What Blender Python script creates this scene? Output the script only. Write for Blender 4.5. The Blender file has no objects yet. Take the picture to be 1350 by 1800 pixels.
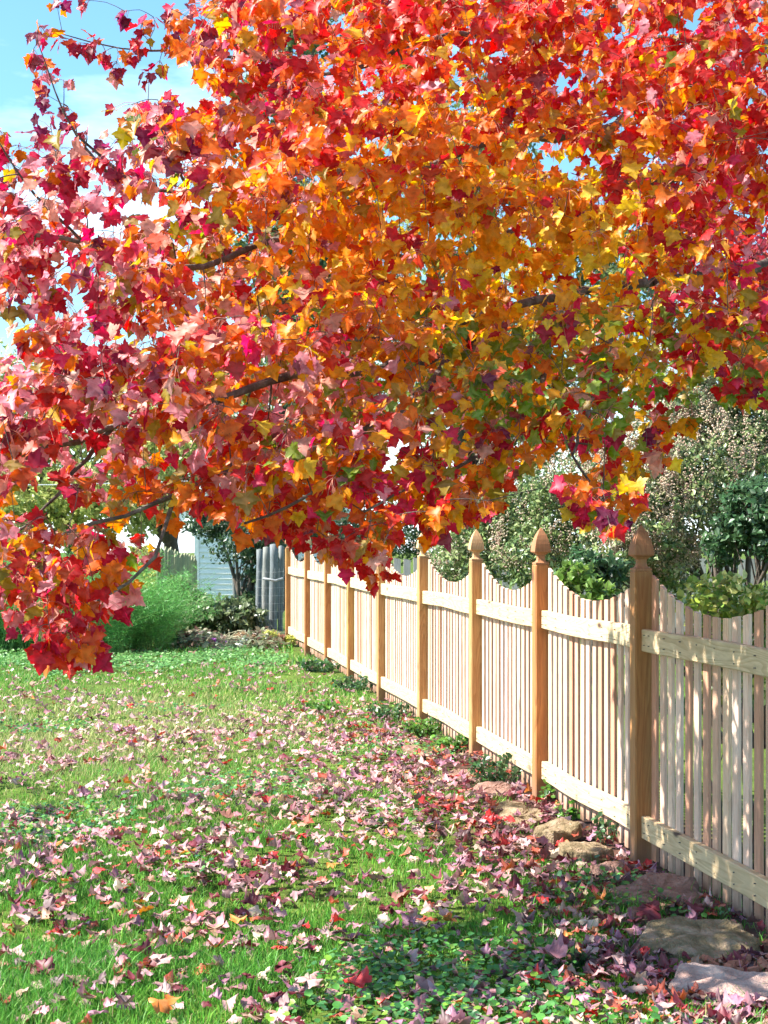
import bpy, math, random
import numpy as np
from mathutils import Vector, Matrix, noise

random.seed(7)
rng = np.random.default_rng(11)
S = bpy.context.scene
COL = S.collection
R = math.radians

# ------------------------------------------------------------------ camera, sky, sun, exposure
EYE, FPX = 1.49, 2700.0
cam_d = bpy.data.cameras.new('camera')
cam = bpy.data.objects.new('camera', cam_d)
COL.objects.link(cam)
cam.location = (0, 0, EYE)
cam.rotation_euler = (R(90), 0, 0)
cam_d.sensor_fit = 'VERTICAL'
cam_d.sensor_height = 36.0
cam_d.lens = 36.0 * FPX / 1800.0
cam_d.shift_y = 46.0 / 1800.0
cam_d.clip_start, cam_d.clip_end = 0.1, 2000
cam_d.dof.use_dof = True
cam_d.dof.focus_distance = 8.0
cam_d.dof.aperture_fstop = 14.0
S.camera = cam

SUN = Vector((-0.70, -0.02, 0.72)).normalized()      # towards the sun
elev = math.asin(SUN.z)
azim = math.atan2(SUN.x, SUN.y)
world = bpy.data.worlds.new('World')
S.world = world
world.use_nodes = True
wt = world.node_tree
wt.nodes.clear()
wn = wt.nodes.new
wo = wn('ShaderNodeOutputWorld'); wb = wn('ShaderNodeBackground')
sky = wn('ShaderNodeTexSky'); sky.sky_type = 'NISHITA'; sky.sun_disc = False
sky.sun_elevation = elev; sky.sun_rotation = azim
sky.air_density = 1.0; sky.dust_density = .5; sky.ozone_density = 3.5
tc = wn('ShaderNodeTexCoord'); mp = wn('ShaderNodeMapping'); mp.inputs['Scale'].default_value = (1.6, 1.6, 5.0)
nz = wn('ShaderNodeTexNoise'); nz.inputs['Scale'].default_value = 2.2; nz.inputs['Detail'].default_value = 7; nz.inputs['Roughness'].default_value = .55
sep = wn('ShaderNodeSeparateXYZ')
ramp = wn('ShaderNodeMapRange'); ramp.inputs['From Min'].default_value = .53; ramp.inputs['From Max'].default_value = .85
low = wn('ShaderNodeMapRange'); low.inputs['From Min'].default_value = .13; low.inputs['From Max'].default_value = .0
mx = wn('ShaderNodeMath'); mx.operation = 'MAXIMUM'
sc = wn('ShaderNodeMath'); sc.operation = 'MULTIPLY'; sc.inputs[1].default_value = .85
mix = wn('ShaderNodeMix'); mix.data_type = 'RGBA'; mix.inputs['B'].default_value = (8.6, 9.6, 10.2, 1)
L = wt.links.new
L(tc.outputs['Generated'], mp.inputs['Vector']); L(mp.outputs[0], nz.inputs['Vector'])
L(tc.outputs['Generated'], sep.inputs[0])
L(nz.outputs['Fac'], ramp.inputs['Value']); L(sep.outputs['Z'], low.inputs['Value'])
L(ramp.outputs[0], mx.inputs[0]); L(low.outputs[0], mx.inputs[1]); L(mx.outputs[0], sc.inputs[0])
tn = wn('ShaderNodeVectorMath'); tn.operation = 'MULTIPLY'; tn.inputs[1].default_value = (.74, 1.0, .98); L(sky.outputs[0], tn.inputs[0])
L(sc.outputs[0], mix.inputs['Factor']); L(tn.outputs[0], mix.inputs['A'])
L(mix.outputs['Result'], wb.inputs['Color']); wb.inputs['Strength'].default_value = 0.10
L(wb.outputs[0], wo.inputs[0])
sd = bpy.data.lights.new('sun', 'SUN'); sd.energy = 5.0; sd.angle = R(.55); sd.color = (1.0, .95, .86)
so = bpy.data.objects.new('sun', sd); COL.objects.link(so)
so.rotation_euler = SUN.to_track_quat('Z', 'Y').to_euler()
so.location = (0, 0, 30)
S.view_settings.view_transform = 'Standard'
S.view_settings.look = 'None'
S.view_settings.exposure = 1.6
S.view_settings.gamma = 1.0
S.view_settings.use_curve_mapping = False
S.render.engine = 'CYCLES'
S.cycles.max_bounces = 8
S.cycles.transparent_max_bounces = 8

def P(px, py, d):
    return np.array(((px - 675) / FPX * d, d, EYE - (py - 946) / FPX * d))
def ground(px, py):
    d = EYE * FPX / (py - 946)
    return np.array(((px - 675) / FPX * d, d, 0.0))

# ------------------------------------------------------------------ materials
def new_mat(name):
    m = bpy.data.materials.new(name); m.use_nodes = True
    nt = m.node_tree; nt.nodes.clear()
    return m, nt, nt.nodes.new, nt.links.new

def leaf_mat(name, source='attr', trans=.4, rough=.42, spec=.5, pale=.45, tint=(1, 1, 1), veins=False):
    """source: attr = colour attribute 'leafcol'; object = object colour."""
    m, nt, N, K = new_mat(name)
    out = N('ShaderNodeOutputMaterial')
    if source == 'attr':
        a = N('ShaderNodeAttribute'); a.attribute_name = 'leafcol'; c0 = a.outputs['Color']
    else:
        a = N('ShaderNodeObjectInfo'); c0 = a.outputs['Color']
    t = N('ShaderNodeTexCoord')
    n = N('ShaderNodeTexNoise'); n.inputs['Scale'].default_value = 38 if source == 'attr' else 38; n.inputs['Detail'].default_value = 3
    g = N('ShaderNodeNewGeometry')
    K(g.outputs['Position'], n.inputs['Vector'])
    mr = N('ShaderNodeMapRange'); mr.inputs['From Min'].default_value = .3; mr.inputs['From Max'].default_value = .7
    mr.inputs['To Min'].default_value = .62; mr.inputs['To Max'].default_value = 1.18
    K(n.outputs['Fac'], mr.inputs['Value'])
    vm = N('ShaderNodeVectorMath'); vm.operation = 'SCALE'
    if veins:
        va = N('ShaderNodeAttribute'); va.attribute_name = 'leafcol'
        pw = N('ShaderNodeMath'); pw.operation = 'POWER'; pw.inputs[1].default_value = 9; K(va.outputs['Alpha'], pw.inputs[0])
        p2 = N('ShaderNodeMath'); p2.operation = 'MULTIPLY'; p2.inputs[1].default_value = .28; K(pw.outputs[0], p2.inputs[0])
        sp_ = N('ShaderNodeTexNoise'); sp_.inputs['Scale'].default_value = 170; sp_.inputs['Detail'].default_value = 2; K(g.outputs['Position'], sp_.inputs['Vector'])
        sr = N('ShaderNodeMapRange'); sr.inputs['From Min'].default_value = .66; sr.inputs['From Max'].default_value = .74; K(sp_.outputs['Fac'], sr.inputs['Value'])
        s3 = N('ShaderNodeMath'); s3.operation = 'MULTIPLY'; s3.inputs[1].default_value = .75; K(sr.outputs[0], s3.inputs[0])
        mv_ = N('ShaderNodeMix'); mv_.data_type = 'RGBA'; ga_ = N('ShaderNodeGamma'); ga_.inputs['Gamma'].default_value = .5; K(c0, ga_.inputs['Color']); K(ga_.outputs[0], mv_.inputs['B']); K(p2.outputs[0], mv_.inputs['Factor']); K(c0, mv_.inputs['A'])
        mw_ = N('ShaderNodeMix'); mw_.data_type = 'RGBA'; mw_.inputs['B'].default_value = (.10, .03, .02, 1); K(s3.outputs[0], mw_.inputs['Factor']); K(mv_.outputs['Result'], mw_.inputs['A']); c0 = mw_.outputs['Result']
    K(c0, vm.inputs[0]); K(mr.outputs[0], vm.inputs['Scale'])
    # the paler underside
    bm_ = N('ShaderNodeMix'); bm_.data_type = 'RGBA'; bm_.inputs['B'].default_value = (.62 * tint[0], .50 * tint[1], .42 * tint[2], 1)
    bf = N('ShaderNodeMath'); bf.operation = 'MULTIPLY'; bf.inputs[1].default_value = pale
    K(g.outputs['Backfacing'], bf.inputs[0]); K(bf.outputs[0], bm_.inputs['Factor']); K(vm.outputs[0], bm_.inputs['A'])
    p = N('ShaderNodeBsdfPrincipled'); p.inputs['Roughness'].default_value = rough
    p.inputs['Specular IOR Level'].default_value = spec
    K(bm_.outputs['Result'], p.inputs['Base Color'])
    tr = N('ShaderNodeBsdfTranslucent')
    gm = N('ShaderNodeGamma'); gm.inputs['Gamma'].default_value = .72
    hs = N('ShaderNodeHueSaturation'); hs.inputs['Saturation'].default_value = 1.12 if veins else 1.0; K(vm.outputs[0], hs.inputs['Color']); K(hs.outputs[0], gm.inputs['Color']); K(gm.outputs[0], tr.inputs['Color'])
    ms = N('ShaderNodeMixShader'); ms.inputs[0].default_value = trans
    K(p.outputs[0], ms.inputs[1]); K(tr.outputs[0], ms.inputs[2]); K(ms.outputs[0], out.inputs[0])
    return m

def wood_mat(name, c1, c2, axis='Z', scale=1.0, vary=(), rough=.75, bump=.25, knots=True, stain=None, mud=False):
    """c1/c2 early and late wood; vary = extra colours a piece may have (per object)."""
    m, nt, N, K = new_mat(name)
    out = N('ShaderNodeOutputMaterial'); p = N('ShaderNodeBsdfPrincipled'); p.inputs['Roughness'].default_value = rough
    t = N('ShaderNodeTexCoord'); oi = N('ShaderNodeObjectInfo')
    add = N('ShaderNodeVectorMath'); add.operation = 'ADD'
    sc_ = N('ShaderNodeVectorMath'); sc_.operation = 'SCALE'; sc_.inputs['Scale'].default_value = 13.7
    cmb = N('ShaderNodeCombineXYZ')
    for i in range(3): K(oi.outputs['Random'], cmb.inputs[i])
    K(cmb.outputs[0], sc_.inputs[0]); K(t.outputs['Object'], add.inputs[0]); K(sc_.outputs[0], add.inputs[1])
    mp = N('ShaderNodeMapping')
    s = {'Z': (9, 9, .9), 'X': (.9, 9, 9), 'Y': (9, .9, 9)}[axis]
    mp.inputs['Scale'].default_value = [v * scale for v in s]
    K(add.outputs[0], mp.inputs['Vector'])
    n1 = N('ShaderNodeTexNoise'); n1.inputs['Scale'].default_value = 1.0; n1.inputs['Detail'].default_value = 1.5; n1.inputs['Distortion'].default_value = .35
    K(mp.outputs[0], n1.inputs['Vector'])
    # growth rings: fold the noise into bands
    mu = N('ShaderNodeMath'); mu.operation = 'MULTIPLY'; mu.inputs[1].default_value = 16
    fr = N('ShaderNodeMath'); fr.operation = 'FRACT'
    K(n1.outputs['Fac'], mu.inputs[0]); K(mu.outputs[0], fr.inputs[0])
    rr = N('ShaderNodeMapRange'); rr.interpolation_type = 'SMOOTHSTEP'; rr.inputs['From Min'].default_value = .25; rr.inputs['From Max'].default_value = .95
    K(fr.outputs[0], rr.inputs['Value'])
    n2 = N('ShaderNodeTexNoise'); n2.inputs['Scale'].default_value = 9; n2.inputs['Detail'].default_value = 6; n2.inputs['Roughness'].default_value = .7
    K(mp.outputs[0], n2.inputs['Vector'])
    mA = N('ShaderNodeMix'); mA.data_type = 'RGBA'; mA.inputs['A'].default_value = (*c1, 1); mA.inputs['B'].default_value = (*c2, 1)
    hf = N('ShaderNodeMath'); hf.operation = 'MULTIPLY'; hf.inputs[1].default_value = .75
    K(rr.outputs[0], hf.inputs[0]); K(hf.outputs[0], mA.inputs['Factor'])
    cur = mA.outputs['Result']
    if vary:
        cr = N('ShaderNodeValToRGB'); cr.color_ramp.interpolation = 'CONSTANT'
        els = cr.color_ramp.elements
        n = len(vary)
        els[0].position = 0; els[0].color = (*vary[0], 1)
        els[1].position = 1 / n; els[1].color = (*vary[1], 1)
        for i in range(2, n):
            e = els.new(i / n); e.color = (*vary[i], 1)
        K(oi.outputs['Random'], cr.inputs['Fac'])
        mv = N('ShaderNodeMix'); mv.data_type = 'RGBA'; mv.blend_type = 'MULTIPLY'; mv.inputs['Factor'].default_value = 1
        K(cur, mv.inputs['A']); K(cr.outputs[0], mv.inputs['B']); cur = mv.outputs['Result']
    fm = N('ShaderNodeMapRange'); fm.inputs['From Min'].default_value = .3; fm.inputs['From Max'].default_value = .72
    fm.inputs['To Min'].default_value = .72; fm.inputs['To Max'].default_value = 1.15
    K(n2.outputs['Fac'], fm.inputs['Value'])
    vs = N('ShaderNodeVectorMath'); vs.operation = 'SCALE'; K(cur, vs.inputs[0]); K(fm.outputs[0], vs.inputs['Scale'])
    cur = vs.outputs[0]
    # broad tone drift and stains
    n3 = N('ShaderNodeTexNoise'); n3.inputs['Scale'].default_value = 3.1; n3.inputs['Detail'].default_value = 3
    K(add.outputs[0], n3.inputs['Vector'])
    f3 = N('ShaderNodeMapRange'); f3.inputs['From Min'].default_value = .35; f3.inputs['From Max'].default_value = .7; f3.inputs['To Max'].default_value = .6
    K(n3.outputs['Fac'], f3.inputs['Value'])
    m3 = N('ShaderNodeMix'); m3.data_type = 'RGBA'; m3.inputs['B'].default_value = (*(stain or tuple(x * .62 for x in c2)), 1)
    K(f3.outputs[0], m3.inputs['Factor']); K(cur, m3.inputs['A']); cur = m3.outputs['Result']
    if knots:
        vo = N('ShaderNodeTexVoronoi'); vo.inputs['Scale'].default_value = 1.0
        mk = N('ShaderNodeMapping'); mk.inputs['Scale'].default_value = {'Z': (5, 5, 2.2), 'X': (2.2, 5, 5), 'Y': (5, 2.2, 5)}[axis]
        K(add.outputs[0], mk.inputs['Vector']); K(mk.outputs[0], vo.inputs['Vector'])
        kr = N('ShaderNodeMapRange'); kr.inputs['From Min'].default_value = .11; kr.inputs['From Max'].default_value = .05
        K(vo.outputs['Distance'], kr.inputs['Value'])
        m4 = N('ShaderNodeMix'); m4.data_type = 'RGBA'; m4.inputs['B'].default_value = (.07, .03, .015, 1)
        K(kr.outputs[0], m4.inputs['Factor']); K(cur, m4.inputs['A']); cur = m4.outputs['Result']
    if mud:
        gp = N('ShaderNodeNewGeometry'); sz_ = N('ShaderNodeSeparateXYZ'); K(gp.outputs['Position'], sz_.inputs[0])
        nm_ = N('ShaderNodeTexNoise'); nm_.inputs['Scale'].default_value = 14; nm_.inputs['Detail'].default_value = 5; K(gp.outputs['Position'], nm_.inputs['Vector'])
        ma = N('ShaderNodeMath'); ma.operation = 'MULTIPLY_ADD'; ma.inputs[1].default_value = -.22; K(nm_.outputs['Fac'], ma.inputs[0]); K(sz_.outputs['Z'], ma.inputs[2])
        mm_ = N('ShaderNodeMapRange'); mm_.inputs['From Min'].default_value = .06; mm_.inputs['From Max'].default_value = -.10; mm_.inputs['To Max'].default_value = .8; K(ma.outputs[0], mm_.inputs['Value'])
        mq = N('ShaderNodeMix'); mq.data_type = 'RGBA'; mq.inputs['B'].default_value = (.24, .12, .07, 1); K(mm_.outputs[0], mq.inputs['Factor']); K(cur, mq.inputs['A']); cur = mq.outputs['Result']
    K(cur, p.inputs['Base Color'])
    bp = N('ShaderNodeBump'); bp.inputs['Strength'].default_value = bump; bp.inputs['Distance'].default_value = .004
    K(n2.outputs['Fac'], bp.inputs['Height']); K(bp.outputs[0], p.inputs['Normal'])
    K(p.outputs[0], out.inputs[0])
    return m

def noise_mat(name, cols, scale=4, rough=.9, bump=.4, detail=8, dist=.02, spec=.3, coord='Position'):
    m, nt, N, K = new_mat(name)
    out = N('ShaderNodeOutputMaterial'); p = N('ShaderNodeBsdfPrincipled'); p.inputs['Roughness'].default_value = rough
    p.inputs['Specular IOR Level'].default_value = spec
    g = N('ShaderNodeNewGeometry')
    n = N('ShaderNodeTexNoise'); n.inputs['Scale'].default_value = scale; n.inputs['Detail'].default_value = detail; n.inputs['Roughness'].default_value = .62
    K(g.outputs['Position'], n.inputs['Vector'])
    cr = N('ShaderNodeValToRGB'); els = cr.color_ramp.elements
    k = len(cols)
    els[0].position = .30; els[0].color = (*cols[0], 1)
    els[1].position = .70; els[1].color = (*cols[-1], 1)
    for i in range(1, k - 1):
        e = els.new(.30 + .40 * i / (k - 1)); e.color = (*cols[i], 1)
    K(n.outputs['Fac'], cr.inputs['Fac']); K(cr.outputs[0], p.inputs['Base Color'])
    n2 = N('ShaderNodeTexNoise'); n2.inputs['Scale'].default_value = scale * 5; n2.inputs['Detail'].default_value = 6
    K(g.outputs['Position'], n2.inputs['Vector'])
    bp = N('ShaderNodeBump'); bp.inputs['Strength'].default_value = bump; bp.inputs['Distance'].default_value = dist
    K(n2.outputs['Fac'], bp.inputs['Height']); K(bp.outputs[0], p.inputs['Normal']); K(p.outputs[0], out.inputs[0])
    return m

M = {}
M['maple_attr'] = leaf_mat('maple_leaf_mass', 'attr', .55, .42, .32, .28, veins=True)
M['maple_obj'] = leaf_mat('maple_leaf_single', 'object', .55, .42, .32, .28, veins=True)
M['fall_attr'] = leaf_mat('fallen_leaf_mass', 'attr', .15, .5, .4, .35, (.85, .8, .8), True)
M['fall_obj'] = leaf_mat('fallen_leaf_single', 'object', .15, .5, .4, .35, (.85, .8, .8), True)
M['green_attr'] = leaf_mat('green_leaf_mass', 'attr', .30, .38, .5, .10)
M['grass'] = leaf_mat('grass_blades', 'attr', .35, .5, .3, 0.0)
M['bark'] = noise_mat('maple_bark', [(.045, .032, .028), (.13, .10, .085), (.28, .25, .22)], 14, .9, .7)
M['far_bark'] = noise_mat('grey_bark', [(.05, .04, .03), (.14, .11, .09)], 9)
M['soil'] = noise_mat('soil', [(.035, .016, .012), (.085, .035, .024), (.17, .08, .055)], 6, .95, .8)
M['post'] = wood_mat('post_wood', (.50, .29, .11), (.36, .18, .055), 'Z', 1.0, ((1, 1, 1), (.88, .74, .62), (1.05, .98, .75), (.92, .66, .50)), knots=True, stain=(.30, .12, .045), mud=True)
M['rail'] = wood_mat('rail_wood', (.66, .52, .33), (.46, .33, .175), 'X', 1.1, ((1, 1, 1), (.95, .97, .92), (1.04, .98, .9)), knots=True, stain=(.52, .36, .20))
M['picket'] = wood_mat('picket_wood', (.80, .57, .45), (.68, .44, .33), 'Z', 1.2, ((1, 1, 1), (1.1, 1.14, 1.18), (.85, .72, .64), (1.1, 1.06, .92), (.70, .48, .38), (1.0, .95, .92), (1.15, 1.17, 1.12), (.85, .75, .7), (1.12, 1.1, 1.1)), knots=False, stain=(.52, .30, .20), mud=True)
M['grey_wood'] = wood_mat('weathered_wood', (.26, .27, .27), (.12, .125, .13), 'Z', 1.4, ((1, 1, 1), (.75, .8, .85), (1.15, 1.1, 1.0)), bump=.8, knots=False, stain=(.10, .12, .10))
M['old_picket'] = wood_mat('mossy_picket_wood', (.42, .40, .26), (.24, .25, .15), 'Z', 1.2, ((1, 1, 1), (.85, .9, .8), (1.2, 1.15, 1.0)), knots=False)
M['white_paint'] = noise_mat('white_paint', [(.80, .82, .82), (.86, .87, .87)], 3, .5, .1)
M['nail'] = noise_mat('nail', [(.10, .09, .08), (.2, .18, .16)], 30, .5, 0)
M['roof'] = noise_mat('roof_shingle', [(.09, .09, .095), (.18, .18, .185)], 8)
M['wire'] = noise_mat('wire', [(.3, .31, .31), (.45, .46, .46)], 20, .45, .0)
M['cable'] = noise_mat('cable', [(.55, .56, .58), (.7, .7, .72)], 20, .5, .0)
M['paper'] = noise_mat('white_card', [(.78, .8, .84), (.85, .87, .9)], 10, .6, .1)
M['stone_red'] = noise_mat('red_stone', [(.15, .075, .055), (.27, .15, .115), (.36, .225, .18)], 16, .85, 1.0, dist=.015)
M['stone_olive'] = noise_mat('mossy_stone', [(.10, .075, .035), (.21, .155, .085), (.38, .27, .19)], 14, .85, 1.0, dist=.015)
M['stone_pink'] = noise_mat('pale_stone', [(.28, .16, .13), (.46, .30, .25), (.58, .43, .36)], 12, .85, .9, dist=.015)

# ------------------------------------------------------------------ object helpers
def tag(o, label=None, cat=None, group=None, kind=None):
    if label: o['label'] = label
    if cat: o['category'] = cat
    if group: o['group'] = group
    if kind: o['kind'] = kind
    return o
def link(name, me, parent=None, loc=None):
    o = bpy.data.objects.new(name, me); COL.objects.link(o)
    if parent is not None: o.parent = parent
    if loc is not None: o.location = loc
    return o
def empty(name, loc=(0, 0, 0)):
    o = bpy.data.objects.new(name, None); COL.objects.link(o); o.location = [float(v) for v in loc]
    o.empty_display_size = .1
    return o
def np_mesh(name, verts, faces, mat, cols=None, smooth=False):
    """faces: (n,k) int array with a fixed k, or a list of such arrays. cols: per vertex rgb."""
    if not isinstance(faces, (list, tuple)): faces = [faces]
    me = bpy.data.meshes.new(name)
    verts = np.asarray(verts, dtype=np.float32)
    me.vertices.add(len(verts)); me.vertices.foreach_set('co', verts.ravel())
    idx = np.concatenate([f.ravel() for f in faces]).astype(np.int32)
    tot = np.concatenate([np.full(len(f), f.shape[1]) for f in faces]).astype(np.int32)
    st = np.concatenate([[0], np.cumsum(tot)[:-1]]).astype(np.int32)
    me.loops.add(len(idx)); me.loops.foreach_set('vertex_index', idx)
    me.polygons.add(len(tot)); me.polygons.foreach_set('loop_start', st); me.polygons.foreach_set('loop_total', tot)
    me.update(calc_edges=True)
    if smooth: me.polygons.foreach_set('use_smooth', np.ones(len(tot), dtype=bool))
    if cols is not None:
        a = me.attributes.new('leafcol', 'FLOAT_COLOR', 'POINT')
        c = np.ones((len(verts), 4), dtype=np.float32); c[:, :cols.shape[1]] = cols
        a.data.foreach_set('color', c.ravel())
    me.materials.append(mat)
    return me
class MB:
    """collects shapes into one mesh"""
    def __init__(s): s.v = []; s.f = []; s.n = 0
    def add(s, v, f):
        s.v += [tuple(map(float, p)) for p in v]; s.f += [tuple(i + s.n for i in q) for q in f]; s.n = len(s.v)
    def box(s, lo, hi, rot=None, at=(0, 0, 0)):
        x0, y0, z0 = lo; x1, y1, z1 = hi
        v = [(x0, y0, z0), (x1, y0, z0), (x1, y1, z0), (x0, y1, z0), (x0, y0, z1), (x1, y0, z1), (x1, y1, z1), (x0, y1, z1)]
        if rot is not None: v = [rot @ Vector(p) for p in v]
        v = [(p[0] + at[0], p[1] + at[1], p[2] + at[2]) for p in v]
        s.add(v, [(0, 3, 2, 1), (4, 5, 6, 7), (0, 1, 5, 4), (1, 2, 6, 5), (2, 3, 7, 6), (3, 0, 4, 7)])
    def mesh(s, name, mat, smooth=False):
        me = bpy.data.meshes.new(name); me.from_pydata(s.v, [], s.f); me.update()
        if smooth:
            for p in me.polygons: p.use_smooth = True
        me.materials.append(mat); return me

def tube_arrays(pts, rad, sides=6):
    pts = np.asarray(pts, float); n = len(pts)
    tan = np.gradient(pts, axis=0); tan /= np.linalg.norm(tan, axis=1)[:, None] + 1e-9
    ref = np.array((.13, .31, .94)); u = np.cross(tan, ref); u /= np.linalg.norm(u, axis=1)[:, None] + 1e-9
    w = np.cross(tan, u)
    a = np.linspace(0, 2 * np.pi, sides, endpoint=False)
    v = pts[:, None, :] + np.asarray(rad)[:, None, None] * (np.cos(a)[None, :, None] * u[:, None, :] + np.sin(a)[None, :, None] * w[:, None, :])
    i = np.arange(n - 1)[:, None] * sides; j = np.arange(sides)[None, :]; k = (j + 1) % sides
    f = np.stack([i + j, i + k, i + sides + k, i + sides + j], -1).reshape(-1, 4)
    return v.reshape(-1, 3), f
class TB:
    def __init__(s): s.v = []; s.f = []; s.n = 0
    def tube(s, pts, rad, sides=6):
        v, f = tube_arrays(pts, rad, sides); s.v.append(v); s.f.append(f + s.n); s.n += len(v)
    def mesh(s, name, mat, smooth=True): return np_mesh(name, np.concatenate(s.v), np.concatenate(s.f), mat, None, smooth)
def spline(pts, n):
    pts = np.asarray(pts, float); d = np.concatenate([[0], np.cumsum(np.linalg.norm(np.diff(pts, axis=0), axis=1))])
    q = np.concatenate([[2 * pts[0] - pts[1]], pts, [2 * pts[-1] - pts[-2]]])
    out = []
    for t in np.linspace(0, d[-1], n):
        i = min(len(pts) - 2, int(np.searchsorted(d, t, 'right') - 1)); f = (t - d[i]) / (d[i + 1] - d[i] + 1e-9)
        a, b, c, e = q[i], q[i + 1], q[i + 2], q[i + 3]
        out.append(.5 * ((2 * b) + (-a + c) * f + (2 * a - 5 * b + 4 * c - e) * f * f + (-a + 3 * b - 3 * c + e) * f ** 3))
    return np.array(out)

# ------------------------------------------------------------------ leaf templates
HALF = [(.15, -.06), (.33, -.06), (.42, .04), (.37, .15), (.50, .20), (.66, .42), (.51, .45), (.44, .58), (.27, .52), (.31, .70), (.20, .77), (.12, .92)]
VEIN = {}
def maple_template(k):
    r = random.Random(k)
    o = [(0, .02)] + [(x * r.uniform(.9, 1.08), y + r.uniform(-.03, .03)) for x, y in HALF] + [(0, 1.08)] + \
        [(-x * r.uniform(.9, 1.08), y + r.uniform(-.03, .03)) for x, y in HALF[::-1]]
    pts = [(0, .22), (0, .55)] + o
    n = len(o); f = []
    for i in range(n):
        a, b = 2 + i, 2 + (i + 1) % n
        ya = (o[i][1] + o[(i + 1) % n][1]) / 2
        f.append((1 if ya > .42 else 0, a, b))
    # close the gap between the two hubs
    ia = [i for i in range(n) if f[i][0] != f[(i + 1) % n][0]]
    for i in ia: f.append((0, 2 + (i + 1) % n, 1) if f[i][0] == 0 else (1, 2 + (i + 1) % n, 0))
    fold, droop, cup, tw = r.uniform(-.15, .75), r.uniform(-.15, .55), r.uniform(-.3, .3), r.uniform(-.35, .35)
    v = []
    for x, y in pts:
        z = fold * abs(x) * .8 - droop * y * y * .6 + cup * (x * x) + tw * x * y + .05 * math.sin(9 * x + k) * math.cos(7 * y)
        v.append((x, y - .05, z))
    VEIN[k] = np.array([1, 1] + [1 if q in (0, 2, 6, 12, 13) else (.0 if q in (4, 9) else .25) for q in range(14)] + [1 if q in (2, 6, 12) else (.0 if q in (4, 9) else .25) for q in range(12, 0, -1)], float)
    f = [t if ((pts[t[1]][0] - pts[t[0]][0]) * (pts[t[2]][1] - pts[t[0]][1]) - (pts[t[1]][1] - pts[t[0]][1]) * (pts[t[2]][0] - pts[t[0]][0])) > 0 else (t[0], t[2], t[1]) for t in f]
    return np.array(v), np.array(f)
NT = 14
TPL = [maple_template(k) for k in range(NT)]
def curl_template(k):
    """a dry leaf, rolled across its width and humped"""
    v, f = maple_template(100 + k); r = random.Random(500 + k); v = v.copy()
    c = r.uniform(.6, 2.6) * r.choice((1, 1, -1)); x = v[:, 0].copy()
    v[:, 0] = np.sin(x * c) / c; v[:, 2] += (1 - np.cos(x * c)) / c * 1.1 + r.uniform(-.4, .4) * (v[:, 1] - .4) ** 2 + .06 * np.sin(11 * x + 8 * v[:, 1] + k)
    return v, f
DRY = [curl_template(k) for k in range(NT)]
LV = np.array([(0, 0, 0), (.28, .25, .06), (.30, .6, .05), (0, 1, -.12), (-.30, .6, .05), (-.28, .25, .06), (0, .45, -.02)])
LF = np.array([(6, 0, 1), (6, 1, 2), (6, 2, 3), (6, 3, 4), (6, 4, 5), (6, 5, 0)])
SV = np.array([(0, 0, 0), (.30, .45, .08), (0, 1, -.06), (-.30, .45, .08)]); SF = np.array([(0, 1, 2), (0, 2, 3)])

def frames(dirs, norms):
    """columns x,y,z with y = blade direction, z = leaf normal"""
    y = dirs / (np.linalg.norm(dirs, axis=1)[:, None] + 1e-9)
    z = norms - (norms * y).sum(1)[:, None] * y; z /= np.linalg.norm(z, axis=1)[:, None] + 1e-9
    x = np.cross(y, z)
    return np.stack([x, y, z], -1)
def scatter(tpls, which, pos, F, size, col):
    """joined arrays of many leaves"""
    V, Fc, C = [], [], []; n = 0
    for k, (tv, tf) in enumerate(tpls):
        s = np.where(which == k)[0]
        if not len(s): continue
        v = np.einsum('nij,vj->nvi', F[s], tv) * size[s][:, None, None] + pos[s][:, None, :]
        V.append(v.reshape(-1, 3)); m = len(tv)
        Fc.append((tf[None] + (np.arange(len(s)) * m)[:, None, None] + n).reshape(-1, 3)); n += len(s) * m
        cc_ = np.repeat(col[s], m, axis=0)
        if m == 28: cc_ = np.hstack([cc_, np.tile(VEIN[k], len(s))[:, None]])
        C.append(cc_)
    return np.concatenate(V), np.concatenate(Fc), np.concatenate(C)
def unit(n): v = rng.normal(size=(n, 3)); return v / np.linalg.norm(v, axis=1)[:, None]

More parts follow.
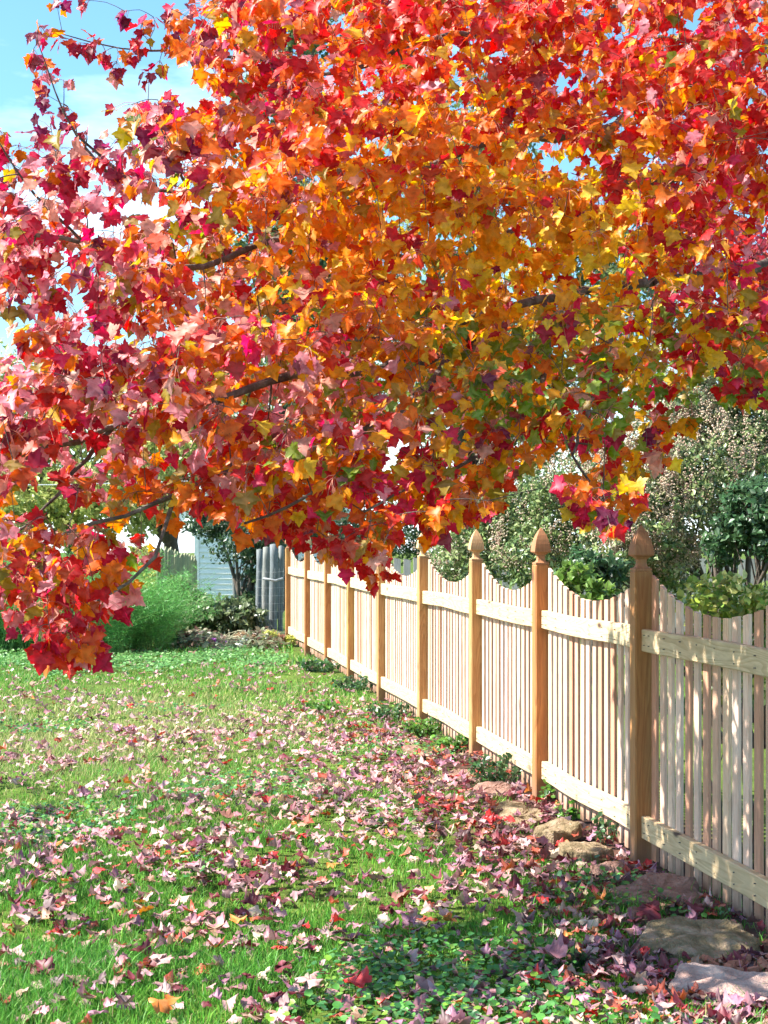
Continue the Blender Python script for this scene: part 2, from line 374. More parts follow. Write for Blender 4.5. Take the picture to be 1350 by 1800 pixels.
# ------------------------------------------------------------------ ground
def fence_x(y): return (214 - 675) / FPX * y + 6374.0 / FPX     # the fence line (yard face of the posts)
gx = np.concatenate([np.linspace(-60, -6, 12), np.linspace(-5, 8, 66), np.linspace(9, 70, 12)])
gy = np.concatenate([[-30, -12], np.linspace(-2, 27, 140), np.linspace(29, 160, 22)])
def gz(x, y): return .018 * np.sin(x * 1.9 + .7) * np.cos(y * 1.3) + .012 * np.sin(y * 3.1 + x)
X, Y = np.meshgrid(gx, gy); Z = gz(X, Y) - .02
gv = np.stack([X, Y, Z], -1).reshape(-1, 3); a, b = len(gy), len(gx)
i = (np.arange(a - 1)[:, None] * b + np.arange(b - 1)[None, :]).ravel()
gf = np.stack([i, i + 1, i + b + 1, i + b], -1)
def ground_mat():
    m, nt, N, K = new_mat('lawn_ground'); out = N('ShaderNodeOutputMaterial'); p = N('ShaderNodeBsdfPrincipled'); p.inputs['Roughness'].default_value = .95
    p.inputs['Specular IOR Level'].default_value = .1
    g = N('ShaderNodeNewGeometry'); n = N('ShaderNodeTexNoise'); n.inputs['Scale'].default_value = 2.2; n.inputs['Detail'].default_value = 10; n.inputs['Roughness'].default_value = .7
    K(g.outputs['Position'], n.inputs['Vector'])
    cr = N('ShaderNodeValToRGB'); e = cr.color_ramp.elements
    e[0].position = .3; e[0].color = (.045, .075, .014, 1); e[1].position = .7; e[1].color = (.13, .19, .035, 1)
    x = e.new(.5); x.color = (.08, .12, .022, 1)
    K(n.outputs['Fac'], cr.inputs['Fac'])
    # bare soil along the fence line
    sp = N('ShaderNodeSeparateXYZ'); K(g.outputs['Position'], sp.inputs[0])
    ax = N('ShaderNodeMath'); ax.operation = 'MULTIPLY_ADD'; ax.inputs[1].default_value = .1707; ax.inputs[2].default_value = -2.361
    K(sp.outputs['Y'], ax.inputs[0])
    ad = N('ShaderNodeMath'); ad.operation = 'ADD'; K(ax.outputs[0], ad.inputs[0]); K(sp.outputs['X'], ad.inputs[1])
    nn = N('ShaderNodeTexNoise'); nn.inputs['Scale'].default_value = 3.5; nn.inputs['Detail'].default_value = 5; K(g.outputs['Position'], nn.inputs['Vector'])
    a2 = N('ShaderNodeMath'); a2.operation = 'MULTIPLY_ADD'; a2.inputs[1].default_value = .7; K(nn.outputs['Fac'], a2.inputs[0]); K(ad.outputs[0], a2.inputs[2])
    mr = N('ShaderNodeMapRange'); mr.inputs['From Min'].default_value = -.35; mr.inputs['From Max'].default_value = -.0; K(a2.outputs[0], mr.inputs['Value'])
    mr2 = N('ShaderNodeMapRange'); mr2.inputs['From Min'].default_value = 1.1; mr2.inputs['From Max'].default_value = .8; K(a2.outputs[0], mr2.inputs['Value'])
    mm = N('ShaderNodeMath'); mm.operation = 'MULTIPLY'; K(mr.outputs[0], mm.inputs[0]); K(mr2.outputs[0], mm.inputs[1])
    mx_ = N('ShaderNodeMix'); mx_.data_type = 'RGBA'; yr = N('ShaderNodeMapRange'); yr.inputs['From Min'].default_value = 13; yr.inputs['From Max'].default_value = 10.5; K(sp.outputs['Y'], yr.inputs['Value'])
    m5 = N('ShaderNodeMath'); m5.operation = 'MULTIPLY'; K(mm.outputs[0], m5.inputs[0]); K(yr.outputs[0], m5.inputs[1]); K(m5.outputs[0], mx_.inputs['Factor']); K(cr.outputs[0], mx_.inputs['A'])
    c2 = N('ShaderNodeValToRGB'); c2.color_ramp.elements[0].color = (.03, .015, .012, 1); c2.color_ramp.elements[1].color = (.15, .075, .055, 1)
    c2.color_ramp.elements[0].position = .35; c2.color_ramp.elements[1].position = .65
    K(nn.outputs['Fac'], c2.inputs['Fac']); K(c2.outputs[0], mx_.inputs['B']); K(mx_.outputs['Result'], p.inputs['Base Color'])
    bp = N('ShaderNodeBump'); bp.inputs['Strength'].default_value = .8; bp.inputs['Distance'].default_value = .03
    n4 = N('ShaderNodeTexNoise'); n4.inputs['Scale'].default_value = 25; n4.inputs['Detail'].default_value = 5; K(g.outputs['Position'], n4.inputs['Vector'])
    K(n4.outputs['Fac'], bp.inputs['Height']); K(bp.outputs[0], p.inputs['Normal']); K(p.outputs[0], out.inputs[0])
    return m
tag(link('ground', np_mesh('ground', gv, gf, ground_mat(), None, True)), kind='structure')

# ------------------------------------------------------------------ picket fence
YS = [5.42, 7.06, 8.76, 10.37, 12.2, 14.15, 16.05, 17.85, 19.8, 22.1]      # camera-side face of each post
PW = .084
fdir = Vector((-461 / FPX, 1, 0)).normalized(); fnor = Vector((-fdir.y, fdir.x, 0))      # fnor points into the yard
fang = math.atan2(fdir.y, fdir.x)
def fpt(y): return Vector((fence_x(y), y, 0))
fence = empty('picket_fence', fpt(YS[1]))
tag(fence, 'new timber picket fence with scalloped top running back along the lawn', 'fence')
froot = fence.location.copy()
ROT = Matrix.Rotation(fang, 4, 'Z')
def fplace(o, p):
    o.parent = fence; o.location = p - froot; o.rotation_euler = (0, 0, fang)
def post_mesh(h):
    """local x along the fence, y towards the yard (0 .. -PW is the depth)"""
    mb = MB(); c = .006
    prof = [(c, 0), (PW - c, 0), (PW, -c), (PW, -PW + c), (PW - c, -PW), (c, -PW), (0, -PW + c), (0, -c)]
    v = [(x, y, -.12) for x, y in prof] + [(x, y, h - .010) for x, y in prof]
    v += [(PW / 2 + (x - PW / 2) * .86, -PW / 2 + (y + PW / 2) * .86, h) for x, y in prof]
    f = [((j + 1) % 8, j, j + 8, (j + 1) % 8 + 8) for j in range(8)] + [((j + 1) % 8 + 8, j + 8, j + 16, (j + 1) % 8 + 16) for j in range(8)]
    f += [tuple(range(23, 15, -1))]
    mb.add(v, f); return mb.mesh('post', M['post'])
def finial_mesh():
    """four-sided gothic post cap with a narrow neck"""
    mb = MB()
    prof = [(.0405, -.002), (.040, .008), (.031, .013), (.0255, .021), (.0225, .034), (.0245, .050), (.034, .062), (.047, .068), (.0485, .073),
            (.0465, .092), (.0425, .115), (.0360, .140), (.0270, .165), (.0155, .187), (.006, .202), (.0012, .209)]
    n = 12
    def sec(r, z, q):
        out = []
        for j in range(n):
            a_ = 2 * math.pi * j / n + math.pi / 12; cx, sy = math.cos(a_), math.sin(a_)
            k = 1 / max(abs(cx), abs(sy)); k = 1 + (k - 1) * q
            out.append((PW / 2 + r * cx * k, -PW / 2 + r * sy * k, z))
        return out
    v, f = [], []
    for i_, (r, z) in enumerate(prof): v += sec(r, z, .95 if z > .055 or z < .012 else .55)
    for i_ in range(len(prof) - 1):
        for j in range(n): f.append((i_ * n + (j + 1) % n, i_ * n + j, (i_ + 1) * n + j, (i_ + 1) * n + (j + 1) % n)[::-1])
    f.append(tuple(range((len(prof) - 1) * n, len(prof) * n)))
    f = [q if q is f[-1] else q for q in f]
    mb.add(v, f); me = mb.mesh('finial', M['post']); return me
pm, fm_ = post_mesh(1.342), finial_mesh()
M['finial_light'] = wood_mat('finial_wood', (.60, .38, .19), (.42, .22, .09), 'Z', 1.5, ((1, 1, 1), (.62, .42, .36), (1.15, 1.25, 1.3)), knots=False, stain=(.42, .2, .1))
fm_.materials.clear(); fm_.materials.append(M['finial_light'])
for y in YS:
    o = link('post', pm); fplace(o, fpt(y)); o.rotation_euler.z += random.uniform(-.015, .015)
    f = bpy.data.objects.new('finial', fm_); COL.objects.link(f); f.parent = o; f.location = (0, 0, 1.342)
def rail(y0, y1, z, h):
    a_, b_ = fpt(y0) + fdir * PW, fpt(y1)
    ln = (b_ - a_).length; mb = MB(); off = PW * .36; th = .036; c = .004
    seg = 7; v = []; f = []
    for i_ in range(seg + 1):
        x = ln * i_ / seg; bow = .004 * math.sin(i_ * 1.3 + y0 * 3); up = .004 * math.sin(i_ * .9 + y0)
        for yy, zz in ((-off + bow, c), (-off + bow, h - c), (-off - c + bow, h), (-off - th + c + bow, h), (-off - th + bow, h - c), (-off - th + bow, c), (-off - th + c + bow, 0), (-off - c + bow, 0)):
            v.append((x, yy, zz + up))
    for i_ in range(seg):
        for j in range(8): f.append((i_ * 8 + j, i_ * 8 + (j + 1) % 8, (i_ + 1) * 8 + (j + 1) % 8, (i_ + 1) * 8 + j))
    f.append(tuple(range(7, -1, -1))); f.append(tuple(seg * 8 + j for j in range(8)))
    mb.add(v, f); o = link('rail', mb.mesh('rail', M['rail'])); fplace(o, a_ + Vector((0, 0, z)))
    if y0 < 11:
        nb = MB()
        for xx in [.03, .05] + [ln * (q + .5) / 8 for q in range(8)] + [ln - .04]:
            for zz in (h * .27, h * .72): nb.box((xx - .0022, -off - .003, zz - .0022), (xx + .0022, -off + .0062, zz + .0022))
        nl = bpy.data.objects.new('nail_heads', nb.mesh('nail_heads', M['nail'])); COL.objects.link(nl); nl.parent = o; nl['kind'] = 'stuff'
def picket_mesh(w, z0, zl, zr, th=.0155):
    mb = MB(); c = .0022
    v = []
    for z_l, z_r in ((z0, z0), (zl, zr)):
        for x, yy in ((c, 0), (w - c, 0), (w, -c), (w, -th + c), (w - c, -th), (c, -th), (0, -th + c), (0, -c)):
            v.append((x, yy, z_l + (z_r - z_l) * x / w))
    f = [((j + 1) % 8, j, j + 8, (j + 1) % 8 + 8) for j in range(8)] + [tuple(range(15, 7, -1))]
    mb.add(v, f); return mb.mesh('picket', M['picket'])
BACK = -(PW * .36 + .036 + .0015)
panels = list(zip(YS[:-1], YS[1:]))
for y0, y1 in panels:
    rail(y0, y1, .972, .103); rail(y0, y1, .112, .103)
    a_, b_ = fpt(y0) + fdir * PW, fpt(y1); ln = (b_ - a_).length
    n = max(12, round(ln / .1035)); pitch = ln / n; w = pitch * .55
    for k in range(n):
        x = pitch * (k + .2) + random.uniform(-.003, .003)
        def top(xx):
            q = abs(2 * xx / ln - 1); return 1.165 + .165 * q ** 2.0
        # high at the posts
        o = link('picket', picket_mesh(w, .012 + random.uniform(-.01, .014), top(x) + random.uniform(-.003, .003), top(x + w) + random.uniform(-.003, .003)))
        fplace(o, a_ + fdir * x + fnor * (BACK + random.uniform(-.001, .001)))
        o.rotation_euler.z += random.uniform(-.03, .03); o.rotation_euler.x = random.uniform(-.002, .002)

# ------------------------------------------------------------------ stones along the fence
def stone(px0, px1, py0, py1, mat, h, label, seed, rot=0.0, name='stepping_stone'):
    c0 = ground((px0 + px1) / 2, py1); c1 = ground((px0 + px1) / 2, py0 + h * FPX / 6.0 * .7)
    h *= .66; c = (c0 + c1) / 2; wx = (px1 - px0) * c[1] / FPX / 2; wy = max(.09, (c1[1] - c0[1]) / 2)
    r = random.Random(seed); na, nr = 56, 7
    v = [(0, 0, h * .95)]; f = []
    ncor = r.randint(6, 9); ca = sorted((q + r.uniform(-.3, .3)) / ncor for q in range(ncor)); cr_ = [r.uniform(.82, 1.12) for _ in ca]
    def er(u_):
        u_ = u_ % 1.0
        for q in range(ncor):
            a0_, a1_ = ca[q], ca[(q + 1) % ncor] + (1 if q == ncor - 1 else 0)
            for sh in (0, 1):
                if a0_ <= u_ + sh <= a1_:
                    f_ = (u_ + sh - a0_) / (a1_ - a0_); p0 = (cr_[q] * math.cos(a0_ * 6.2832), cr_[q] * math.sin(a0_ * 6.2832)); p1 = (cr_[(q + 1) % ncor] * math.cos(a1_ * 6.2832), cr_[(q + 1) % ncor] * math.sin(a1_ * 6.2832))
                    return math.hypot(p0[0] * (1 - f_) + p1[0] * f_, p0[1] * (1 - f_) + p1[1] * f_)
        return 1.0
    edge = [er(t / na) + .05 * noise.noise(Vector((t * .9, seed, 0))) for t in range(na)]
    _old = [1 + .16 * noise.noise(Vector((math.cos(t * 2 * math.pi / na) * 1.4, math.sin(t * 2 * math.pi / na) * 1.4, seed * 3.7))) * 2 for t in range(na)]
    prof = [(.3, 1.0), (.6, .98), (.82, .95), (.93, .90), (.975, .72), (1.0, .15), (.98, -.5)]
    tilt = r.uniform(-.12, .12); tl2 = r.uniform(.0, .2)
    for q, (rr_, zz) in enumerate(prof):
        for t in range(na):
            a_ = t * 2 * math.pi / na; e = edge[t] * rr_
            x, y = math.copysign(abs(math.cos(a_)) ** .8, math.cos(a_)) * wx * e, math.copysign(abs(math.sin(a_)) ** .8, math.sin(a_)) * wy * e
            nzv = noise.noise(Vector((x * 9, y * 9, seed))) * .018 + noise.noise(Vector((x * 34, y * 34, seed))) * .006
            # broken strata on the top
            st = .009 * round(2.6 * noise.noise(Vector((x * 5, y * 8, seed + 9.0))))
            v.append((x, y, h * zz + (nzv + st) * (zz > .3) + (x * tilt + y * tl2)))
    for t in range(na): f.append((0, 1 + t, 1 + (t + 1) % na))
    for q in range(len(prof) - 1):
        for t in range(na): f.append((1 + q * na + t, 1 + (q + 1) * na + t, 1 + (q + 1) * na + (t + 1) % na, 1 + q * na + (t + 1) % na))
    mb = MB(); mb.add(v, f); o = link(name, mb.mesh(name, mat, False)); o.location = c; o.location.z = .0; o.rotation_euler.z = rot
    tag(o, label, 'stone', 'stones laid along the foot of the fence'); return o
STONES = [
    (712, 766, 1306, 1334, 'stone_red', .05, 'small tilted red-brown slab beside the bright green weeds, farthest of the stones', .5),
    (820, 912, 1369, 1402, 'stone_red', .06, 'brown rough stone below the dark leafy weeds at the fence foot', .15),
    (850, 930, 1406, 1432, 'stone_olive', .04, 'low olive stone half covered in dark leaves, next to the brown rough one', -.1),
    (935, 1018, 1436, 1475, 'stone_olive', .07, 'rounded mossy green stone with a bright sun fleck on top', .1),
    (975, 1082, 1474, 1512, 'stone_olive', .06, 'flat mossy stone just left of the nearest post, with grass at its front', .1),
    (1070, 1236, 1540, 1606, 'stone_red', .07, 'large red-brown slab at the foot of the nearest post', -.35),
    (1100, 1178, 1600, 1632, 'stone_red', .04, 'small flat reddish stone behind the deep red maple leaf', .1),
    (1112, 1346, 1618, 1690, 'stone_olive', .075, 'broad olive-brown flat rock, largest of the stones, leaves heaped before it', -.12),
    (880, 960, 1420, 1448, 'stone_olive', .03, 'thin flat dark slab wedged between the low olive and rounded mossy stones', .1),
    (780, 850, 1350, 1372, 'stone_red', .035, 'thin red-brown slab sunk in litter past the brown rough stone', .1),
    (1040, 1110, 1520, 1548, 'stone_red', .035, 'thin reddish chip between the flat mossy stone and the post', .0),
    (1166, 1400, 1706, 1762, 'stone_pink', .05, 'pale pink flat slab nearest the camera with two bright sun streaks', .05),
]
for k, (a0, a1, b0, b1, m_, h_, lb, rt) in enumerate(STONES): stone(a0, a1, b0, b1, M[m_], h_, lb, k + 1, rt)
rb = MB(); rr = random.Random(4)
for k in range(60):
    c = ground(rr.uniform(1235, 1390), rr.uniform(1688, 1712)); s_ = rr.uniform(.006, .02)
    Rm = Matrix.Rotation(rr.uniform(0, 6), 3, Vector((rr.random(), rr.random(), 1)).normalized())
    rb.box((-s_, -s_ * .8, -s_ * .5), (s_, s_ * .8, s_ * .6), Rm, (c[0], c[1], s_ * .6))
M['clay'] = noise_mat('red_clay', [(.30, .10, .06), (.48, .2, .13)], 20)
tag(link('clay_rubble', rb.mesh('clay_rubble', M['clay'])), 'crumbled red clay between the two nearest stones', 'rubble', kind='stuff')

# ------------------------------------------------------------------ grass
def lush(x, y): return np.sin(x * 2.1 + np.sin(y * 1.7) * 1.3) * np.cos(y * 1.9 + x * .6) + .5 * np.sin(x * 5.3 + y * 3.1) * np.cos(y * 4.7 - x * 2)
def strip(n, y0, y1, hmin, hmax, w, seg):
    y = y0 + (y1 - y0) * rng.random(n) ** (1.0)
    half = 675 / FPX * y * 1.10 + .15
    x = -half + 2 * half * rng.random(n)
    fx = fence_x(y); dist = fx - x
    L_ = lush(x, y)
    keep = (dist > (.28 + .12 * np.sin(y * 7) + .08 * np.sin(y * 17)) * (y < 11.5) + .03) | (rng.random(n) < .05)
    keep &= (rng.random(n) < .60 + .42 * L_) & ((dist > -.2) | (y > 13))
    x, y, L_ = x[keep], y[keep], L_[keep]; n = len(x)
    z = gz(x, y) - .02
    h = (hmin + (hmax - hmin) * rng.random(n)) * (1 + .45 * L_) * np.where(rng.random(n) < .06, 1.6, 1); a_ = rng.random(n) * 2 * np.pi
    lean = rng.random(n) * 1.1 * h; ld = rng.random(n) * 2 * np.pi
    ww = w * (.7 + .6 * rng.random(n)); dx, dy = np.cos(a_) * ww, np.sin(a_) * ww
    lx, ly = np.cos(ld) * lean, np.sin(ld) * lean
    b0 = np.stack([x - dx, y - dy, z], 1); b1 = np.stack([x + dx, y + dy, z], 1)
    tp = np.stack([x + lx, y + ly, z + h], 1)
    base = np.array([(.055, .20, .022), (.08, .30, .025), (.125, .38, .035), (.20, .42, .05), (.36, .35, .13)])
    c = base[rng.choice(5, n, p=[.26, .33, .24, .12, .05])] * (.7 + .6 * rng.random(n))[:, None] * np.stack([1.12 - .25 * L_, 1.05 - .1 * L_, 1 + 0 * L_], 1)
    dry = np.exp(-((x + 2.3) / 1.7) ** 2 - ((y - 12.3) / 2.6) ** 2) * .75 + .18 * (y > 8)  # mid-left sun patch painted into the blade colour; the turf is no drier
    is_sunlit = rng.random(n) < dry; c = np.where(is_sunlit[:, None], np.array((.42, .44, .15)) * (.8 + .4 * rng.random(n))[:, None], c)
    if seg:
        m0 = np.stack([x - dx * .8 + lx * .35, y - dy * .8 + ly * .35, z + h * .6], 1); m1 = np.stack([x + dx * .8 + lx * .35, y + dy * .8 + ly * .35, z + h * .6], 1)
        v = np.stack([b0, b1, m0, m1, tp], 1).reshape(-1, 3); k = np.arange(n)[:, None] * 5
        f = np.concatenate([k + np.array([[0, 1, 3]]), k + np.array([[0, 3, 2]]), k + np.array([[2, 3, 4]])]); return v, f, np.repeat(c, 5, 0)
    v = np.stack([b0, b1, tp], 1).reshape(-1, 3); k = np.arange(n)[:, None] * 3
    return v, k + np.array([[0, 1, 2]]), np.repeat(c, 3, 0)
V, F, C = [], [], []; n0 = 0
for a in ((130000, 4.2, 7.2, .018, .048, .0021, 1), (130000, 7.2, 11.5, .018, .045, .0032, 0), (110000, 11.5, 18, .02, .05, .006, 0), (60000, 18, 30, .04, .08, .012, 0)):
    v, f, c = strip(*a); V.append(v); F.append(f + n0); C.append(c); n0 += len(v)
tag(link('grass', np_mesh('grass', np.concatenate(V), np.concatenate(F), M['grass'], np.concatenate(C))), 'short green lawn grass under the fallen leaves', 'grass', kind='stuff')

# low round-leaved ground cover in patches
n = 30000
y = 4.5 + 9 * rng.random(n) ** 1.3; half = 675 / FPX * y * 1.1; x = -half + 2 * half * rng.random(n)
pat = np.sin(x * 3.3 + 1.2) * np.cos(y * 2.3 + .4) + .6 * np.sin(x * 1.3 - y * 1.1)
keep = ((pat > .30 + .75 * rng.random(n)) & (fence_x(y) - x > .1)) | ((np.abs(fence_x(y) - x) < .5) & (y > 10.5) & (rng.random(n) < .5)); x, y = x[keep], y[keep]; n = len(x)
pos = np.stack([x, y, gz(x, y) + .012 + .03 * rng.random(n)], 1)
RV = np.array([(0, .05, 0), (.35, 0, .06), (.5, .4, .08), (.3, .85, .02), (0, .95, -.05), (-.3, .85, .02), (-.5, .4, .08), (-.35, 0, .06), (0, .45, -.04)])
RF = np.array([(8, j, (j + 1) % 8) for j in range(8)])
gc = np.array([(.06, .22, .05), (.08, .28, .05), (.11, .34, .06), (.04, .16, .05), (.22, .42, .05)])
v, f, c = scatter([(RV, RF)], np.zeros(n, int), pos, frames(unit(n) * (1, 1, .35), unit(n) * .45 + (0, -.2, 1)), .012 + .018 * rng.random(n), gc[rng.choice(5, n)])
tag(link('ground_cover', np_mesh('ground_cover', v, f, M['green_attr'], c)), 'low round-leaved green weeds growing through the lawn', 'ground cover', kind='stuff')

# ------------------------------------------------------------------ fallen leaves
FC = {'dusty pink': (.44, .18, .21), 'pale pink': (.52, .31, .29), 'mauve': (.29, .12, .18), 'wine red': (.15, .018, .028), 'cream': (.55, .42, .31),
      'rust red': (.36, .06, .03), 'bright red': (.58, .03, .03), 'orange': (.68, .20, .04), 'tan': (.38, .21, .13), 'purple brown': (.10, .045, .05)}
names = list(FC); pal = np.array([FC[k] for k in names])
n = 30000
y = 4.3 + 17 * rng.random(n) ** 1.12; half = 675 / FPX * y * 1.12 + .1; x = -half + 2 * half * rng.random(n)
dist = fence_x(y) - x
den = .38 + .22 * np.sin(x * 1.7 + .9 + np.sin(y * .9)) * np.cos(y * 1.25 + .8) + .20 * np.sin(x * 6 + y * 2) * np.cos(y * 5 - x * 3)
den *= np.interp(y, [4.3, 6.5, 8, 12, 14, 18, 21], [.75, .85, 1.15, 1.15, .6, .25, .14])
den += np.exp(-((dist - .38) / .38) ** 2) * np.interp(y, [4, 12, 14, 21], [1.0, .7, .15, .05])
keep = (rng.random(n) < den) & (dist > -.05)
_px, _py = 675 + x / y * FPX, 946 + EYE / y * FPX
for (a0_, a1_, b0_, b1_, _m, _h, _l, _r) in STONES:
    q_ = ((_px - (a0_ + a1_) / 2) / ((a1_ - a0_) / 2)) ** 2 + ((_py - (b0_ + b1_) / 2) / ((b1_ - b0_) / 2)) ** 2 < .95
    keep &= ~(q_ & (rng.random(n) < .90))
x, y, dist = x[keep], y[keep], dist[keep]; n = len(x)
near = dist < .75
pn = np.array([.22, .11, .19, .16, .05, .08, .04, .01, .06, .08]); pf = np.array([.12, .06, .18, .22, .03, .12, .05, .02, .04, .16])
pfar = np.array([.27, .26, .12, .05, .10, .05, .02, .01, .08, .04])
ci = np.where(near & (y < 13), rng.choice(10, n, p=pf), np.where(y > 7.5, rng.choice(10, n, p=pfar), rng.choice(10, n, p=pn)))
col = pal[ci] * (.8 + .45 * rng.random(n))[:, None]
which = rng.integers(0, NT, n); size = .028 + .042 * rng.random(n) ** 1.3
pos = np.stack([x, y, gz(x, y) + .004 + .026 * rng.random(n)], 1)
th = rng.random(n) * 2 * np.pi
Fr = frames(np.stack([np.cos(th), np.sin(th), .26 * rng.normal(size=n)], 1), unit(n) * .55 + np.stack([np.zeros(n), -.15 + np.zeros(n), np.where(rng.random(n) < .7, 1, -1)], 1))
# a few large ones picked out of the photograph
for (px, py, nm, sz, tilt_) in ((1135, 1632, 'wine red', .10, .9), (985, 1712, 'dusty pink', .10, .3), (560, 1752, 'pale pink', .085, .2), (1050, 1640, 'cream', .08, .2), (640, 1760, 'bright red', .09, .4), (270, 1790, 'orange', .09, .3), (298, 1713, 'pale pink', .08, .2), (1075, 1708, 'pale pink', .085, .25)):
    g = ground(px, py); pos = np.vstack([pos, [g[0], g[1], .05]]); x = np.append(x, g[0]); y = np.append(y, g[1]); dist = np.append(dist, 1)
    ci = np.append(ci, names.index(nm)); col = np.vstack([col, FC[nm]]); which = np.append(which, random.randrange(NT)); size = np.append(size, sz)
    Fr = np.concatenate([Fr, frames(np.array([[random.uniform(-1, 1), .4, .5 * tilt_]]), np.array([[.1, -tilt_, 1.0]]))])
n = len(x)
px = 675 + x / y * FPX; py = 946 + (EYE - pos[:, 2]) / y * FPX
inview = (px > 5) & (px < 1345) & (py < 1795) & ((dist > .1))
rank = np.argsort(np.where(inview, y / size, 1e9))[:300]
sel = np.zeros(n, bool); sel[rank] = True
v, f, c = scatter(DRY, which[~sel], pos[~sel], Fr[~sel], size[~sel], col[~sel])
tag(link('leaf_litter', np_mesh('leaf_litter', v, f, M['fall_attr'], c, True)), 'scattered dry maple leaves covering the lawn farther back', 'leaf litter', kind='stuff')
dryme = []
for k, (tv, tf) in enumerate(DRY): dryme.append(np_mesh('fallen_leaf', tv, tf, M['fall_obj'], np.hstack([np.ones((len(tv), 3)), VEIN[k][:, None]]), True))
stone_c = []
for (a0, a1, b0, b1, m_, h_, lb, rt) in STONES: stone_c.append(((a0 + a1) / 2, (b0 + b1) / 2))
where_s = ['the smallest far slab', 'the brown rough stone', 'the low olive stone', 'the rounded mossy stone', 'the flat mossy stone', 'the large red-brown slab', 'the small reddish stone', 'the broad olive rock', 'the thin dark slab', 'the thin sunken slab', 'the thin reddish chip', 'the pale pink slab']
seen = {}; done = set()
for i_ in rank:
    o = bpy.data.objects.new('fallen_leaf', dryme[which[i_]]); COL.objects.link(o)
    mt = Matrix([[float(q) for q in r_] for r_ in Fr[i_]]).to_4x4()
    o.matrix_world = Matrix.Translation(Vector(pos[i_].tolist())) @ mt @ Matrix.Scale(float(size[i_]), 4)
    o.color = (*[float(q) for q in col[i_]], 1)
    back = Fr[i_][2, 2] < 0; curl = np.ptp(DRY[which[i_]][0][:, 2]) > .5
    st = ('curled' if curl else 'flat') + (' upturned' if back else '')
    ds = [abs(px[i_] - sx) + abs(py[i_] - sy) for sx, sy in stone_c]; q = int(np.argmin(ds))
    if ds[q] < 95: wh = 'beside ' + where_s[q]
    elif dist[i_] < .7: wh = 'in the dark litter near the fence foot'
    else:
        wh = 'on ' + ('foremost' if py[i_] > 1690 else 'nearer' if py[i_] > 1580 else 'middle') + ' grass, ' + ('far left' if px[i_] < 300 else 'centre left' if px[i_] < 560 else 'centre' if px[i_] < 800 else 'centre right')
    lb = f'{st} {names[ci[i_]]} maple leaf {wh}'
    lb0 = lb
    if lb in seen:
        d_ = dist[i_]; q2 = seen[lb]
        lb2 = lb.replace(' maple', (' small' if size[i_] < q2[0] else ' larger') + (' deep' if col[i_].sum() < q2[1] * .95 else ' light' if col[i_].sum() > q2[1] * 1.05 else '') + ' maple')
        if lb2 in seen: lb2 = lb2.replace(' maple leaf', ' leaf pointing ' + ('away' if Fr[i_][1, 1] > .4 else 'nearer' if Fr[i_][1, 1] < -.4 else 'sideways'))
        lb = lb2
    else: seen[lb] = (size[i_], col[i_].sum())
    seen.setdefault(lb, (size[i_], col[i_].sum()))
    if len(lb.replace('-', ' ').split()) > 14: lb = lb.replace(' maple', '')
    for alt in ('orange', 'tan', 'cream', 'bright red', 'rust red', 'wine red', 'purple brown'):
        if lb not in done: break
        lb = lb.replace(names[ci[i_]], alt); ci[i_] = names.index(alt); o.color = (*FC[alt], 1)
    if len(lb.replace('-', ' ').split()) > 15: lb = lb.replace(' on nearer grass,', ' on lawn').replace('the large red-brown', 'the large red').replace(' upturned', '')
    done.add(lb)
    tag(o, lb, 'leaf', 'fallen maple leaves lying on the lawn')

# ------------------------------------------------------------------ weeds at the fence foot
def weed(px, py, r_, h, n, cols, label, lf=.03, name='weed_clump'):
    c = ground(px, py); root = empty(name, (c[0], c[1], 0)); tag(root, label, 'weed', 'weeds along the fence foot')
    t = TB(); tips = []
    for k in range(max(6, n // 9)):
        a_ = random.uniform(0, 6.28); q = r_ * math.sqrt(random.random()); hh = h * random.uniform(.5, 1)
        e = np.array((math.cos(a_) * q, math.sin(a_) * q, hh)); p = spline([(e[0] * .4, e[1] * .4, -.02), (e[0] * .75, e[1] * .75, hh * .6), e], 5); t.tube(p, [.0018] * 5, 3); tips += list(p[1:])
    M_st = M['stem']; link('stem', t.mesh('stem', M_st), root)
    tp = np.array(tips)[rng.integers(0, len(tips), n)] + unit(n) * .018
    v, f, c2 = scatter([(LV * (1.3, 1, 1), LF)], np.zeros(n, int), tp, frames(unit(n) + (0, 0, -.1), unit(n) * .6 + (0, -.2, 1)), lf * (.6 + .7 * rng.random(n)), np.array(cols)[rng.choice(len(cols), n)] * (.7 + .6 * rng.random(n))[:, None])
    tag(link('foliage', np_mesh('foliage', v, f, M['green_attr'], c2), root), kind='stuff')
    return root
M['stem'] = noise_mat('green_stem', [(.06, .09, .03), (.14, .13, .06)], 20)
G1 = [(.05, .16, .02), (.08, .22, .02), (.12, .28, .03)]; G2 = [(.02, .07, .02), (.035, .11, .03), (.05, .14, .03)]
weed(745, 1290, .17, .12, 420, G1, 'bright green low weed mound in front of the sixth panel')
weed(790, 1318, .16, .11, 380, G1, 'bright leafy weed mound beside the small red slab')
weed(872, 1378, .20, .17, 380, G2, 'dark green bushy weed left of the second post with wiry stems')
weed(905, 1348, .12, .26, 90, G2, 'tall wiry weed reaching over the bottom rail', .016)
weed(680, 1262, .2, .12, 330, G2, 'dark weed mound under the shaded far rail', .03)
weed(620, 1215, .25, .13, 330, G2, 'dark green mound halfway along the far fence', .04)
weed(560, 1180, .3, .13, 330, G2, 'green mound near the last panels of the fence', .045)
weed(572, 1252, .17, .09, 200, G1, 'small bright grassy tuft standing alone on the lawn', .04)
weed(968, 1412, .09, .13, 70, G1, 'sprig of round green leaves at the second post foot', .035)
weed(1000, 1438, .09, .10, 60, G1, 'low sprig of yellow-green leaves under the rail', .035)
